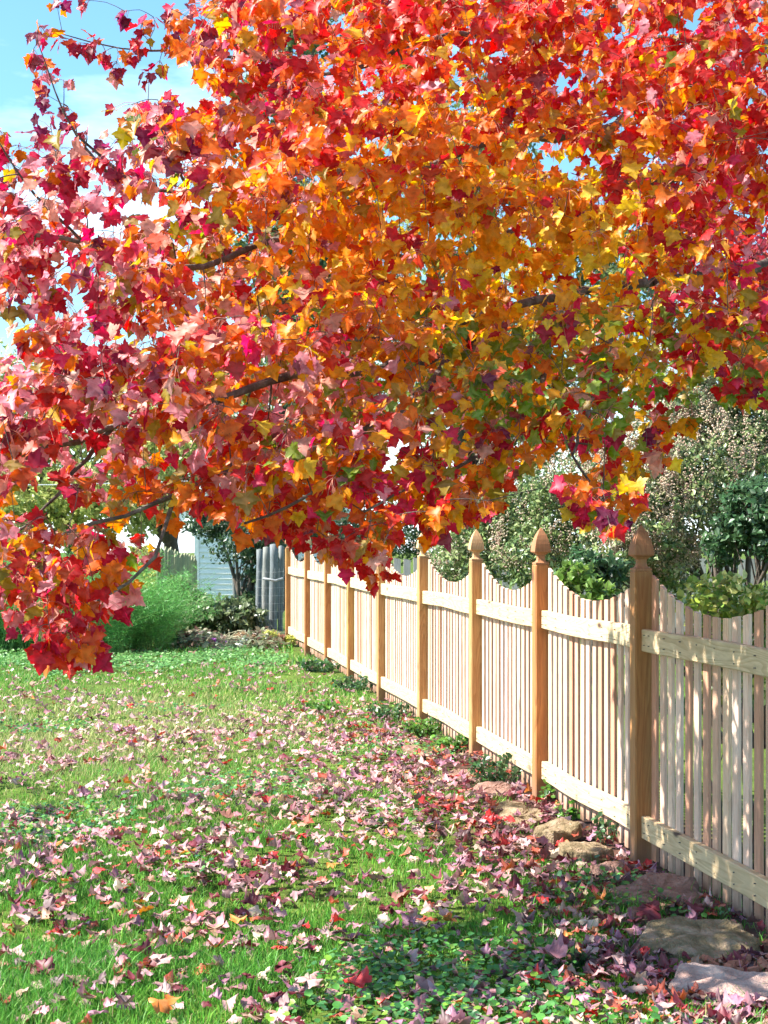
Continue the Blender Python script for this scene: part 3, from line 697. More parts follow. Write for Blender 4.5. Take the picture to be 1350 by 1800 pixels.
weed(1070, 1478, .08, .12, 70, G2, 'green leafy sprig left of the nearest post', .03)
weed(1262, 1622, .05, .07, 26, G1, 'tiny green seedling against the picket bottoms on the right', .03)
weed(1000, 1700, .1, .06, 60, G2, 'dark clover sprig among the nearest fallen leaves', .03)
weed(948, 1690, .08, .06, 40, G1, 'light green crinkled weed at the front of the lawn', .045)

# ------------------------------------------------------------------ generic shrubs and far trees
def shrub(name, label, cat, base, blobs, n, leaf, cols, group=None, stems=5, stem_r=.03, tall=False, tips=None, tpl=(SV, SF), hang=.2, clump=.35, mat='green_attr'):
    """blobs: (cx,cy,cz,rx,ry,rz) in world space; foliage in clumps through the volume, on limbs that reach each blob"""
    base = np.asarray(base, float); root = empty(name, base); tag(root, label, cat, group)
    t = TB(); blobs = np.asarray(blobs, float)
    trunk_top = base + (0, 0, max(.15, (blobs[:, 2].min() - base[2]) * .55))
    tr = TB()
    if tall:
        tr.tube(spline([base - (0, 0, .2), (base + trunk_top) / 2 + (.05, 0, 0), trunk_top], 8) - base, np.linspace(stem_r * 1.5, stem_r, 8), 10)
        link('trunk', tr.mesh('trunk', M['far_bark']), root)
    ends = []
    w = np.prod(blobs[:, 3:], axis=1) ** (2 / 3); w /= w.sum()
    nl = max(stems, len(blobs))
    for k in range(nl):
        b = blobs[k % len(blobs)]; s0 = trunk_top if tall else base + (random.uniform(-.15, .15), random.uniform(-.1, .1), -.05)
        e = b[:3] + (random.uniform(-.4, .4) * b[3], random.uniform(-.4, .4) * b[4], random.uniform(-.1, .6) * b[5])
        m_ = (s0 + e) / 2 + (random.uniform(-.1, .1), 0, .12 * np.linalg.norm(e - s0))
        p = spline([s0, m_, e], 8); lm = TB(); lm.tube(p - base, np.linspace(stem_r, stem_r * .25, 8), 6)
        link('limb', lm.mesh('limb', M['far_bark']), root); ends.append(p)
        for j in range(5):
            q = p[random.randint(3, 7)]; e2 = b[:3] + unit(1)[0] * b[3:] * .85; t.tube(spline([q, (q + e2) / 2 + (0, 0, .05), e2], 5) - base, np.linspace(stem_r * .3, stem_r * .08, 5), 4)
    tw_ = link('twigs', t.mesh('twigs', M['far_bark']), root); tag(tw_, kind='stuff')
    nc = max(20, n // 28); bi = rng.choice(len(blobs), nc, p=w); u = unit(nc) * (rng.random(nc) ** .45)[:, None]
    cc = blobs[bi, :3] + u * blobs[bi, 3:]; cs = clump * blobs[bi, 3].clip(.1, 2) * (.35 + .65 * rng.random(nc))
    li = rng.integers(0, nc, n); off = unit(n) * (rng.random(n) ** .5)[:, None] * cs[li][:, None] * (1, 1, .7)
    pos = cc[li] + off
    nrm = off / (np.linalg.norm(off, axis=1)[:, None] + 1e-6) * .5 + u[li] * .5 + (0, 0, .5) + unit(n) * .55
    cidx = (rng.random(nc)[li] * .6 + rng.random(n) * .4) * len(cols); cidx = cidx.astype(int).clip(0, len(cols) - 1)
    col = np.array(cols)[cidx] * (.7 + .6 * rng.random(n))[:, None]
    v, f, c = scatter([tpl], np.zeros(n, int), pos - base, frames(unit(n) + (0, 0, -hang), nrm), leaf * (.6 + .7 * rng.random(n)), col)
    tag(link('foliage', np_mesh('foliage', v, f, M[mat], c), root), kind='stuff')
    return root
def blob(px, py, d, rpx, rpy, depth): c = P(px, py, d); return (c[0], c[1], c[2], rpx * d / FPX, depth, rpy * d / FPX)

# crape myrtle behind the fence (pale seed heads)
CM = [(.08, .14, .05), (.13, .22, .07), (.21, .30, .09), (.32, .38, .15), (.06, .11, .04), (.46, .46, .26), (.52, .52, .30)]
def panicles(root, blobs, n, cols):
    base = np.array(root.location); blobs = np.array(blobs); bi = rng.integers(0, len(blobs), n); u = unit(n); u[:, 1] = -abs(u[:, 1]) * .8; u[:, 2] = u[:, 2] * .8 + .25
    cc = blobs[bi, :3] + u * blobs[bi, 3:] * .98
    k = 26; ax = unit(n) * .5 + (0, -.1, .8); ax /= np.linalg.norm(ax, axis=1)[:, None]
    t_ = rng.random((n, k)); pos = cc[:, None] + ax[:, None] * (t_ * .20)[..., None] + rng.normal(size=(n, k, 3)) * (.028 * (1.15 - t_))[..., None]
    pos = pos.reshape(-1, 3); m_ = len(pos)
    OV = np.array([(1, 0, 0), (-1, 0, 0), (0, 1, 0), (0, -1, 0), (0, 0, 1), (0, 0, -1)], float) * .5
    OF = np.array([(4, 0, 2), (4, 2, 1), (4, 1, 3), (4, 3, 0), (5, 2, 0), (5, 1, 2), (5, 3, 1), (5, 0, 3)])
    v, f, c = scatter([(OV, OF)], np.zeros(m_, int), pos - base, frames(unit(m_), unit(m_)), .012 + .010 * rng.random(m_), np.array(cols)[rng.choice(len(cols), m_)] * (.75 + .5 * rng.random(m_))[:, None])
    tag(link('seed_heads', np_mesh('seed_heads', v, f, M['green_attr'], c), root), kind='stuff')
SH = [(.74, .62, .46), (.55, .40, .30), (.68, .55, .42), (.60, .40, .32), (.50, .48, .26)]
b1 = [blob(1210, 860, 12.5, 120, 120, .8), blob(1120, 930, 12.2, 90, 110, .6), blob(1320, 800, 13, 110, 120, .8), blob(1180, 740, 13, 80, 110, .6), blob(1260, 690, 13.2, 90, 110, .6), blob(1350, 720, 13.2, 80, 110, .6), blob(1150, 1000, 12.3, 80, 50, .5), blob(1110, 850, 12.6, 80, 70, .6)]
r1 = shrub('crape_myrtle', 'tall crape myrtle with pale pink-tan seed heads behind the nearest panels', 'shrub', (P(1300, 1300, 12.8) * (1, 1, 0)), b1, 30000, .05, CM, stems=9, stem_r=.035, hang=.1, clump=.32)
panicles(r1, b1, 900, SH)
b2 = [blob(905, 900, 14, 110, 90, .7), blob(960, 975, 13.6, 100, 70, .6), blob(850, 960, 14.4, 80, 80, .6), blob(1010, 880, 13.8, 80, 90, .6), blob(800, 1000, 15, 60, 60, .5)]
r2 = shrub('crape_myrtle', 'lower dark-leaved myrtle behind the middle panels between two gothic post tops', 'shrub', (P(920, 1260, 14.2) * (1, 1, 0)), b2, 21000, .048, CM[:5], stems=7, stem_r=.03, hang=.1, clump=.32)
panicles(r2, b2, 300, SH)
b3 = [blob(1325, 905, 11.2, 62, 70, .4), blob(1385, 930, 11, 70, 80, .4), blob(1268, 955, 11.5, 42, 36, .3), blob(1040, 1000, 11.4, 60, 35, .4)]
shrub('dark_shrub', 'dark glossy shrub with bare brown stems at the right edge', 'shrub', (P(1310, 1310, 11.2) * (1, 1, 0)), b3, 12000, .055, [(.02, .055, .02), (.035, .09, .03), (.05, .13, .045), (.09, .18, .06)], stems=8, stem_r=.032, hang=.2, clump=.35)
# light shrubs just behind the pickets
YG = [(.32, .44, .05), (.46, .54, .08), (.22, .38, .05), (.58, .60, .18), (.13, .24, .04)]
shrub('azalea_bush', 'yellow-green leafy bush looking over the lowest pickets on the right', 'shrub', (P(1290, 1400, 7.4) * (1, 1, 0)), [blob(1270, 1072, 7.4, 80, 52, .22), blob(1350, 1062, 7.2, 60, 44, .22), blob(1225, 1052, 7.7, 30, 35, .15), blob(1310, 1180, 7.3, 100, 70, .2)], 2400, .05, YG, stems=7, stem_r=.008, tpl=(LV, LF), hang=-.5, clump=.5)
shrub('azalea_bush', 'small fresh green bush just left of the nearest post top', 'shrub', (P(1035, 1340, 9.0) * (1, 1, 0)), [blob(1010, 1020, 9.2, 26, 30, .15), blob(1058, 1042, 9.0, 30, 24, .15), blob(1035, 1070, 9.1, 40, 30, .15)], 700, .055, [(.09, .2, .03), (.14, .27, .04), (.2, .33, .05)], stems=5, stem_r=.007, tpl=(LV, LF), hang=-.5, clump=.5)

# second maple, crimson, farther right
CR = [(.26, .012, .03), (.42, .02, .035), (.34, .03, .06), (.5, .06, .03), (.20, .02, .05)]
b4 = [blob(1290, 640, 17, 120, 90, 1.2), blob(1400, 560, 17.5, 140, 160, 1.5), blob(1330, 460, 18, 150, 110, 1.5), blob(1230, 300, 19, 110, 150, 1.5)]
shrub('crimson_maple', 'crimson-leaved maple beyond the crape myrtle at the right edge', 'tree', (P(1420, 1200, 18) * (1, 1, 0)), b4, 9000, .085, CR, stems=6, stem_r=.07, tall=True, tpl=(np.array([(0, 0, 0), (.45, .2, .05), (.2, .5, 0), (0, 1, -.1), (-.2, .5, 0), (-.45, .2, .05)]), np.array([(0, 1, 2), (0, 2, 3), (0, 3, 4), (0, 4, 5)])), clump=.4)

# far trees
FT1 = [(.36, .42, .08), (.46, .50, .12), (.25, .33, .07), (.55, .54, .20), (.18, .26, .06)]
FT2 = [(.05, .10, .03), (.08, .14, .04), (.12, .18, .05), (.18, .22, .08)]
far = dict(group='trees beyond the garden', tall=True, stem_r=.2)
shrub('garden_tree', 'sunny yellow-green tree at the far left beyond the lawn', 'tree', (P(130, 1040, 40) * (1, 1, 0)), [blob(60, 760, 40, 150, 170, 2), blob(190, 860, 39, 130, 90, 2), blob(20, 900, 38, 120, 90, 1.5)], 16000, .17, FT1, clump=.3, **far)
shrub('garden_tree', 'pale yellow-green tree above the white outbuilding', 'tree', (P(300, 1030, 44) * (1, 1, 0)), [blob(290, 800, 44, 120, 110, 2), blob(360, 720, 46, 110, 130, 2), blob(210, 880, 43, 80, 60, 1.5)], 13000, .18, FT1[:4], clump=.3, **far)
shrub('garden_tree', 'tall wispy green tree rising behind the maple to the upper sky', 'tree', (P(500, 1040, 33) * (1, 1, 0)), [blob(520, 700, 33, 150, 160, 2), blob(500, 440, 33, 110, 170, 1.5), blob(470, 200, 33, 70, 130, 1), blob(600, 500, 34, 120, 200, 1.5), blob(520, 60, 33, 90, 120, 1)], 22000, .14, FT2 + FT1[:1], clump=.28, **far)
shrub('garden_tree', 'broad green tree behind the golden centre of the maple', 'tree', (P(820, 1040, 38) * (1, 1, 0)), [blob(800, 620, 38, 200, 190, 2.5), blob(960, 700, 37, 160, 160, 2), blob(1080, 480, 39, 150, 150, 2), blob(820, 300, 39, 170, 180, 2)], 22000, .17, FT2 + FT1[:2], clump=.3, **far)
shrub('evergreen_shrub', 'dark evergreen hanging over the white outbuilding and grey posts', 'shrub', (P(440, 1140, 24.5) * (1, 1, 0)), [blob(430, 940, 24.5, 75, 55, .6), blob(455, 1010, 24.6, 40, 70, .4), blob(375, 915, 25, 60, 34, .5), blob(520, 925, 25, 60, 40, .5), blob(620, 950, 26, 90, 50, .6), blob(700, 930, 27, 80, 60, .6)], 17000, .07, [(.012, .035, .012), (.022, .06, .02), (.04, .09, .03), (.08, .13, .04)], stems=8, stem_r=.05, clump=.32)
shrub('hedge_bush', 'sunlit yellow bush beside the old picket fence', 'shrub', (P(285, 1120, 26) * (1, 1, 0)), [blob(275, 1040, 26, 36, 34, .5), blob(250, 985, 28, 30, 30, .4)], 2600, .09, [(.42, .46, .08), (.5, .52, .14), (.3, .38, .06)], stems=5, stem_r=.02, clump=.4)

# asparagus ferns: feathery fronds
def fern(px0, px1, py_base, py_top, d, n, label, cols):
    b0 = P((px0 + px1) / 2, py_base, d) * (1, 1, 0); root = empty('asparagus_fern', b0); tag(root, label, 'fern', 'feathery ferns at the lawn edge')
    t = TB(); fil = []; w = (px1 - px0) * d / FPX / 2; h = (py_base - py_top) * d / FPX
    ns = int(n / 80)
    for k in range(ns):
        x0 = random.uniform(-w, w); y0 = random.uniform(-.6, .6); hh = h * random.uniform(.55, 1.05) * (1 - .2 * abs(x0 / w) ** 4) * (.8 + .2 * math.sin(x0 * 9))
        lx = random.uniform(-.7, .7) * h; e = np.array((x0 + lx, y0 + random.uniform(-.3, .3), hh))
        p = spline([(x0, y0, -.03), (x0 + lx * .25, y0, hh * .6), e], 7); t.tube(p, np.linspace(.005, .0015, 7), 3); fil.append(p)
    fil = np.array(fil); s = rng.integers(0, ns, n); q = rng.random(n) * 5 + .8; i0 = q.astype(int).clip(0, 5); fr_ = (q - i0)[:, None]
    c = fil[s, i0] * (1 - fr_) + fil[s, i0 + 1] * fr_; c = c + unit(n) * (.10 * (1.1 - q / 7))[:, None]
    dr = unit(n) * (1, 1, .5) + (0, 0, .3); dr /= np.linalg.norm(dr, axis=1)[:, None]; ln = .05 + .08 * rng.random(n); sd_ = unit(n) * .0035
    v = np.stack([c - sd_, c + sd_, c + dr * ln[:, None]], 1).reshape(-1, 3); f = np.arange(n * 3).reshape(-1, 3)
    col = np.array(cols)[rng.choice(len(cols), n)] * (.75 + .5 * rng.random(n))[:, None]
    link('stem', t.mesh('stem', M['fern_stem']), root); tag(link('foliage', np_mesh('foliage', v, f, M['green_attr'], np.repeat(col, 3, 0)), root), kind='stuff')
M['fern_stem'] = noise_mat('fern_stem', [(.10, .24, .06), (.18, .34, .1)], 10)
GF = [(.10, .42, .06), (.15, .52, .09), (.20, .58, .12), (.08, .32, .05)]
fern(-90, 130, 1170, 965, 20.5, 60000, 'feathery bright green fern at the left edge of the lawn', GF)
fern(90, 230, 1172, 985, 20.0, 40000, 'middle feathery fern clump behind the drooping red leaves', GF)
fern(190, 300, 1172, 1020, 20.6, 26000, 'feathery fern leaning over beside the brush heap', GF)
n = 11000
x = rng.uniform(-5.6, -1.2, n); y = rng.normal(18.6, .8, n) + .5 * np.sin(x * 2.3) + .3 * np.sin(x * 5.7); kk = rng.random(n) < .25 + .75 * (np.sin(x * 4.1 + y * 2.7) * np.cos(y * 3.9 - x * 2) > -.15); x, y = x[kk], y[kk]; n = len(x); pos = np.stack([x, y, .01 + .05 * rng.random(n)], 1)
v, f, c = scatter([(RV, RF)], np.zeros(n, int), pos, frames(unit(n) * (1, 1, .3), unit(n) * .5 + (0, -.2, 1)), .022 + .025 * rng.random(n), np.array([(.10, .28, .06), (.16, .36, .09), (.22, .42, .13), (.07, .2, .04)])[rng.choice(4, n)])
tag(link('ground_ivy', np_mesh('ground_ivy', v, f, M['green_attr'], c)), 'pale green ground ivy at the foot of the ferns', 'ground cover', kind='stuff')

# brush heap in front of the grey posts
shrub('cut_brush_heap', 'heap of cut leafy branches piled before the grey posts', 'brush pile', (P(380, 1135, 22.8) * (1, 1, 0)), [blob(380, 1085, 22.8, 75, 34, .5), blob(330, 1070, 23, 40, 30, .4), blob(430, 1090, 22.6, 40, 32, .4), blob(310, 1035, 23.2, 22, 30, .3)], 5200, .085, [(.05, .09, .03), (.08, .13, .04), (.12, .18, .06), (.2, .24, .11), (.03, .05, .02)], stems=14, stem_r=.012, tpl=(LV, LF), hang=.1, clump=.45)
t = TB()
for k in range(90):
    a_ = P(random.uniform(290, 470), 1150, 21.6) * (1, 1, 0); a_[1] += random.uniform(-1.0, 1.4); an = random.uniform(-2.2, .9); l_ = random.uniform(.25, .9)
    e = a_ + (math.cos(an) * l_, math.sin(an) * l_ * .5, 0); hq = .5 + .5 * math.sin(a_[0] * 5); t.tube(spline([a_ + (0, 0, random.uniform(.0, .12) * hq), (a_ + e) / 2 + (0, 0, random.uniform(.02, .2) * hq), e + (0, 0, random.uniform(.0, .06))], 6), [random.uniform(.004, .011)] * 6, 4)
M['dry_stem'] = noise_mat('dry_stem', [(.25, .24, .14), (.50, .47, .33)], 12)
tag(link('plant_cuttings', t.mesh('plant_cuttings', M['dry_stem'])), 'tangle of pale cut stems lying at the lawn edge', 'cuttings', kind='stuff')
n = 2600; c0 = np.array([P(random.uniform(295, 500), 1150, 21.5) * (1, 1, 0) for _ in range(n)]); c0[:, 1] += rng.normal(0, .55, n); c0[:, 2] = .02 + (.04 + .13 * (.5 + .5 * np.sin(c0[:, 0] * 7 + 1))) * rng.random(n)
v, f, c = scatter([(LV, LF)], np.zeros(n, int), c0, frames(unit(n) * (1, 1, .4), unit(n) * .8 + (0, -.2, 1)), .05 + .06 * rng.random(n), np.array([(.14, .19, .09), (.24, .28, .16), (.08, .12, .05), (.3, .26, .16), (.16, .08, .06)])[rng.choice(5, n)])
tag(link('wilted_leaves', np_mesh('wilted_leaves', v, f, M['green_attr'], c)), 'wilted grey-green leaves among the cut stems', 'cuttings', kind='stuff')
def flower_head(px, py, rpx, col, col2, label, name='hydrangea_head', cat='flower head', group='flower heads on the cuttings heap'):
    d = 21.1; r_ = rpx * d / FPX; c = P(px, py, d); root = empty(name, (c[0], c[1], max(.0, c[2] - r_))); tag(root, label, cat, group)
    n = 260; u = unit(n); u[:, 2] = u[:, 2] * .85; pos = u * r_ * (.85 + .2 * rng.random(n))[:, None] + (0, 0, max(r_, c[2]) - max(.0, c[2] - r_) if False else r_)
    v, f, c2 = scatter([(RV, RF)], np.zeros(n, int), pos, frames(unit(n), u + unit(n) * .3), .022 + .02 * rng.random(n), np.array([col, col2])[rng.choice(2, n)] * (.7 + .6 * rng.random(n))[:, None])
    tag(link('petals', np_mesh('petals', v, f, M['green_attr'], c2), root), kind='stuff')
    t = TB(); t.tube(spline([(0, 0, r_), (random.uniform(-.1, .1), .12, r_ * .6), (random.uniform(-.2, .2), .25, .01)], 5), [.006] * 5, 4); link('stem', t.mesh('stem', M['dry_stem']), root)
BR, BR2, TN, TN2, YL, YL2 = (.20, .07, .04), (.12, .04, .025), (.42, .26, .13), (.52, .36, .2), (.50, .50, .10), (.38, .42, .08)
flower_head(322, 1150, 15, BR, BR2, 'large dark brown dried hydrangea head, leftmost on the heap')
flower_head(300, 1148, 10, TN, YL2, 'faded yellow hydrangea head left of the dark brown one')
flower_head(424, 1140, 13, TN2, TN, 'buff hydrangea head standing above the white card')
flower_head(446, 1152, 11, TN, BR, 'light brown hydrangea head right of the white card')
flower_head(474, 1142, 15, YL, YL2, 'large yellow-green hydrangea head in the middle right of the heap')
flower_head(468, 1156, 10, YL2, TN, 'small yellow-tan hydrangea head in front of the large yellow-green one')
flower_head(494, 1146, 11, BR, TN, 'brown hydrangea head beside the last fence post')
flower_head(509, 1142, 10, YL, (.45, .52, .08), 'bright lime hydrangea head touching the last fence post')
flower_head(357, 1154, 6, (.65, .02, .25), (.5, .02, .2), 'deep magenta bloom low on the cuttings heap', 'cut_flower', 'flower')
flower_head(376, 1128, 6, (.62, .12, .6), (.7, .25, .7), 'violet-pink bloom on top of the cuttings heap', 'cut_flower', 'flower')
flower_head(397, 1140, 4, (.45, .15, .6), (.5, .2, .6), 'small violet bloom between the stems of the heap', 'cut_flower', 'flower')
mb = MB(); c = P(428, 1158, 20.8)
mb.add([(-.09, 0, 0), (.09, .02, 0), (.02, .06, .15), (-.02, .05, .12), (-.08, .005, -.004), (.08, .03, -.004)], [(0, 1, 2), (0, 2, 3), (5, 4, 3, 2)])
o = link('card_scrap', mb.mesh('card_scrap', M['paper'])); o.location = (c[0], c[1], .02)
tag(o, 'folded white card scrap at the front of the cuttings heap', 'paper')

# ------------------------------------------------------------------ grey log posts with wire beside the last fence post
root = empty('log_gate', tuple(P(478, 1130, 22.9) * (1, 1, 0))); tag(root, 'weathered grey log gate with wire mesh beside the last fence post', 'gate')
base = np.array(root.location)
for px_, top_, rr_, d_ in ((456, 966, 6.2, 23.2), (467.5, 962, 6.4, 22.9), (481, 957, 7.4, 22.7), (493.5, 960, 4.6, 22.9)):
    b0 = P(px_, 1130, d_); h_ = EYE - (top_ - 946) / FPX * d_; r0 = rr_ * d_ / FPX
    zz = np.linspace(-.1, h_, 9); p = np.stack([b0[0] + .008 * np.sin(zz * 4 + px_), np.full(9, b0[1]), zz], 1) - base
    v, f = tube_arrays(p, r0 * (1 + .06 * np.sin(zz * 6 + px_)), 12); nv = len(v); v = np.vstack([v, p[-1] + (0, 0, .01)])
    cap = np.array([(nv - 12 + j, nv - 12 + (j + 1) % 12, nv) for j in range(12)])
    link('log_post', np_mesh('log_post', v, [f, cap], M['grey_wood'], None, False), root)
t = TB(); t.tube(np.array([P(463, 1017, 22.5), P(470, 1018, 22.45), P(484, 1021, 22.45), P(497, 1017, 22.5)]) - base, [.018] * 4, 8); link('crossbar', t.mesh('crossbar', M['wire']), root)
t = TB()
for k in range(9):
    z = .08 + k * .115; t.tube(np.array([P(452, 1000, 22.5) * (1, 1, 0) + (0, 0, z), P(475, 1000, 22.45) * (1, 1, 0) + (0, 0, z - .012), P(499, 1000, 22.5) * (1, 1, 0) + (0, 0, z)]) - base, [.0025] * 3, 3)
for k in range(7):
    x_ = 452 + k * 7.8; t.tube(np.array([P(x_, 1000, 22.48) * (1, 1, 0) + (0, 0, .02), P(x_, 1000, 22.48) * (1, 1, 0) + (0, 0, 1.05)]) - base, [.002] * 2, 3)
link('wire_mesh', t.mesh('wire_mesh', M['wire']), root)['kind'] = 'stuff'
root = empty('stump_fence', tuple(P(425, 1100, 25.6) * (1, 1, 0))); tag(root, 'short grey stakes half hidden behind the leafy brush', 'fence'); base = np.array(root.location)
for px_, top_ in ((412, 1016), (424, 1010), (432, 1022), (444, 1008)):
    b0 = P(px_, 1100, 25.6); h_ = EYE - (top_ - 946) / FPX * 25.6; v, f = tube_arrays(np.array([(b0[0], b0[1], -.05), (b0[0] + .02, b0[1], h_ * .5), (b0[0], b0[1], h_)]) - base, [.045, .042, .04], 8)
    link('stake', np_mesh('stake', v, f, M['grey_wood']), root)

# ------------------------------------------------------------------ old mossy picket fence, receding
root = empty('old_picket_fence', tuple(P(280, 1100, 25) * (1, 1, 0))); tag(root, 'old mossy picket fence receding toward the white outbuilding', 'fence'); base = np.array(root.location)
N_ = 26
for k in range(N_):
    q = k / (N_ - 1); d_ = 24.5 + 8.5 * q; px_ = 345 - 67 * ((33.0 / d_) - 1) / (33.0 / 24.5 - 1); h_ = 1.38 if k % 2 == 0 else 1.34
    c = P(px_, 946, d_) * (1, 1, 0); hh = h_ + random.uniform(-.03, .03) - .28 * q; mb = MB(); w_ = .055
    v = [(-.01, -w_, 0), (.01, -w_, 0), (.01, w_, 0), (-.01, w_, 0), (-.01, -w_, hh - .06), (.01, -w_, hh - .06), (.01, w_, hh - .06), (-.01, w_, hh - .06), (-.01, 0, hh), (.01, 0, hh)]
    mb.add(v, [(0, 4, 5, 1)[::-1], (1, 5, 9, 6, 2)[::-1], (2, 6, 7, 3)[::-1], (3, 7, 8, 4, 0)[::-1], (4, 8, 9, 5)[::-1], (8, 7, 6, 9)[::-1]])
    o = link('picket', mb.mesh('picket', M['old_picket']), root, tuple(c - base)); o.rotation_euler.z = -.25 + random.uniform(-.05, .05); o.rotation_euler.y = random.uniform(-.02, .02)
for z in (.35, 1.0):
    mb = MB(); a_, b_ = P(278, 946, 24.5) * (1, 1, 0), P(345, 946, 33) * (1, 1, 0); dv = Vector((b_ - a_).tolist()); ln = dv.length; ro = Matrix.Rotation(math.atan2(dv.y, dv.x), 3, 'Z')
    mb.box((0, .02, z - .03), (ln, .055, z + .03 - .0), ro, tuple(a_ - base)); link('rail', mb.mesh('rail', M['old_picket']), root)

# ------------------------------------------------------------------ white clapboard outbuilding
root = empty('white_outbuilding', tuple(P(342, 1050, 34) * (1, 1, 0))); tag(root, 'white clapboard outbuilding beyond the old fence', 'building'); base = np.array(root.location)
W_, H_, D_ = 3.4, 2.15, 3.6; bh = .118
mb = MB(); mb.box((.02, .02, 0), (W_ - .02, D_, H_)); link('wall', mb.mesh('wall', M['white_paint']), root)
for k in range(int(H_ / bh)):
    z = k * bh; mb = MB(); x0, x1 = .10, W_ - .10
    mb.add([(x0, -.034, z), (x1, -.034, z), (x1, -.002, z + bh - .002), (x0, -.002, z + bh - .002), (x0, .019, z), (x1, .019, z), (x1, .019, z + bh - .002), (x0, .019, z + bh - .002)],
           [(0, 1, 2, 3), (4, 7, 6, 5), (0, 4, 5, 1), (3, 2, 6, 7), (0, 3, 7, 4), (1, 5, 6, 2)]); link('siding_board', mb.mesh('siding_board', M['white_paint']), root)
for x0 in (0, W_ - .098):
    mb = MB(); mb.box((x0, -.045, 0), (x0 + .098, .018, H_)); link('corner_board', mb.mesh('corner_board', M['white_paint']), root)
mb = MB(); gh = 1.35; mb.add([(0, 0, H_), (W_, 0, H_), (W_ / 2, 0, H_ + gh), (0, D_, H_), (W_, D_, H_), (W_ / 2, D_, H_ + gh)], [(0, 1, 2), (3, 5, 4), (0, 3, 4, 1)]); link('gable', mb.mesh('gable', M['white_paint']), root)
for sgn in (0, 1):
    mb = MB(); e = .28; sl = gh / (W_ / 2); X0 = lambda x: (W_ - x) if sgn else x
    v = [(X0(-e), -.3, H_ - e * sl + .01), (X0(W_ / 2), -.3, H_ + gh + .01), (X0(W_ / 2), D_ + .2, H_ + gh + .01), (X0(-e), D_ + .2, H_ - e * sl + .01)]
    v += [(a_, b_, c_ + .09) for a_, b_, c_ in v]
    mb.add(v, [(0, 1, 2, 3), (7, 6, 5, 4), (0, 4, 5, 1), (1, 5, 6, 2), (2, 6, 7, 3), (3, 7, 4, 0)]); link('roof', mb.mesh('roof', M['roof']), root)
    mb = MB(); v = [(X0(-e - .01), -.33, H_ - e * sl - .12), (X0(W_ / 2), -.33, H_ + gh - .12), (X0(W_ / 2), -.33, H_ + gh + .08), (X0(-e - .01), -.33, H_ - e * sl + .08)]
    v += [(a_, -.304, c_) for a_, b_, c_ in v]; mb.add(v, [(0, 1, 2, 3), (7, 6, 5, 4), (0, 4, 5, 1), (1, 5, 6, 2), (2, 6, 7, 3), (3, 7, 4, 0)]); link('bargeboard', mb.mesh('bargeboard', M['white_paint']), root)

# pale neighbour fence seen through the shrubs
root = empty('neighbour_fence', tuple(P(1000, 1000, 19.5) * (1, 1, 0))); tag(root, 'pale picket fence seen in glimpses behind the shrubs', 'fence'); base = np.array(root.location)
M['pale_picket'] = wood_mat('pale_picket_wood', (.74, .62, .55), (.62, .5, .43), 'Z', 1.2, knots=False)
me = picket_mesh(.09, 0, 1.24, 1.22); me.materials.clear(); me.materials.append(M['pale_picket'])
for k in range(48):
    x_ = P(692, 946, 19.5)[0] + k * .125; o = link('picket', me, root, (x_ - base[0], 0, random.uniform(-.015, .015)))
for z in (.3, .95):
    mb = MB(); mb.box((P(692, 946, 19.5)[0] - base[0] - .05, .003, z), (P(692, 946, 19.5)[0] - base[0] + 6.1, .04, z + .09)); link('rail', mb.mesh('rail', M['pale_picket']), root)

# overhead cable
t = TB(); a_, b_ = P(-300, 838, 30), P(330, 846, 33); t.tube(spline([a_, (a_ + b_) / 2 - (0, 0, .12), b_], 12), [.012] * 12, 4)
tag(link('overhead_cable', t.mesh('overhead_cable', M['cable'])), 'thin pale overhead cable crossing before the far left trees', 'cable')

# ------------------------------------------------------------------ the red maple
TR = np.array((3.9, 9.4, 0)); maple = empty('maple_tree', tuple(TR)); tag(maple, 'big red maple in autumn colour whose boughs hang over the fence and lawn', 'tree')
def limb(pts, r0, r1, name='limb', parent=None, sides=9, keep=True):
    n_ = max(8, int(np.linalg.norm(np.diff(np.array(pts), axis=0), axis=1).sum() * 9)); p = spline(pts, n_)
    p[1:-1] += rng.normal(size=(n_ - 2, 3)) * min(.012, r1 * 1.4)
    rad = np.linspace(r0, r1, n_) * (1 + .06 * rng.normal(size=n_)); v, f = tube_arrays(p - TR, rad, sides)
    o = link(name, np_mesh(name, v, f, M['bark'], None, True), parent or maple)
    for a_, b_ in zip(p, rad): SK.append(a_); SR.append(b_)
    return p
SK, SR = [], []
v, f = tube_arrays(np.array([(0, 0, -.15), (0, 0, .05), (.02, 0, .5), (0, .02, 1.2), (-.05, 0, 1.9), (-.03, .05, 3.0), (.05, .1, 4.5), (.1, .1, 6.2)]), [.34, .26, .2, .18, .19, .14, .10, .04], 16)
link('trunk', np_mesh('trunk', v, f, M['bark'], None, True), maple)
T = lambda z: TR + (-.03, .02, z)
limb([T(1.9), P(1500, 420, 8.9), P(1340, 470, 8.4), P(1150, 492, 7.9), P(950, 530, 7.4), P(880, 548, 7.1), P(740, 577, 6.7), P(560, 600, 6.3), P(430, 560, 6.0)], .046, .007)
limb([P(900, 545, 7.2), P(840, 600, 6.9), P(720, 640, 6.5), P(590, 655, 6.1), P(500, 655, 5.95), P(400, 695, 5.8), P(220, 745, 5.6), P(50, 800, 5.4), P(-80, 830, 5.3)], .030, .007)
limb([T(2.3), P(1520, 250, 8.9), P(1340, 235, 8.5), P(1190, 310, 8.1), P(1060, 325, 7.8), P(960, 380, 7.4), P(800, 455, 7.0), P(640, 440, 6.7), P(500, 420, 6.4), P(330, 470, 6.2), P(150, 430, 6.0), P(-40, 400, 5.9)], .046, .007)
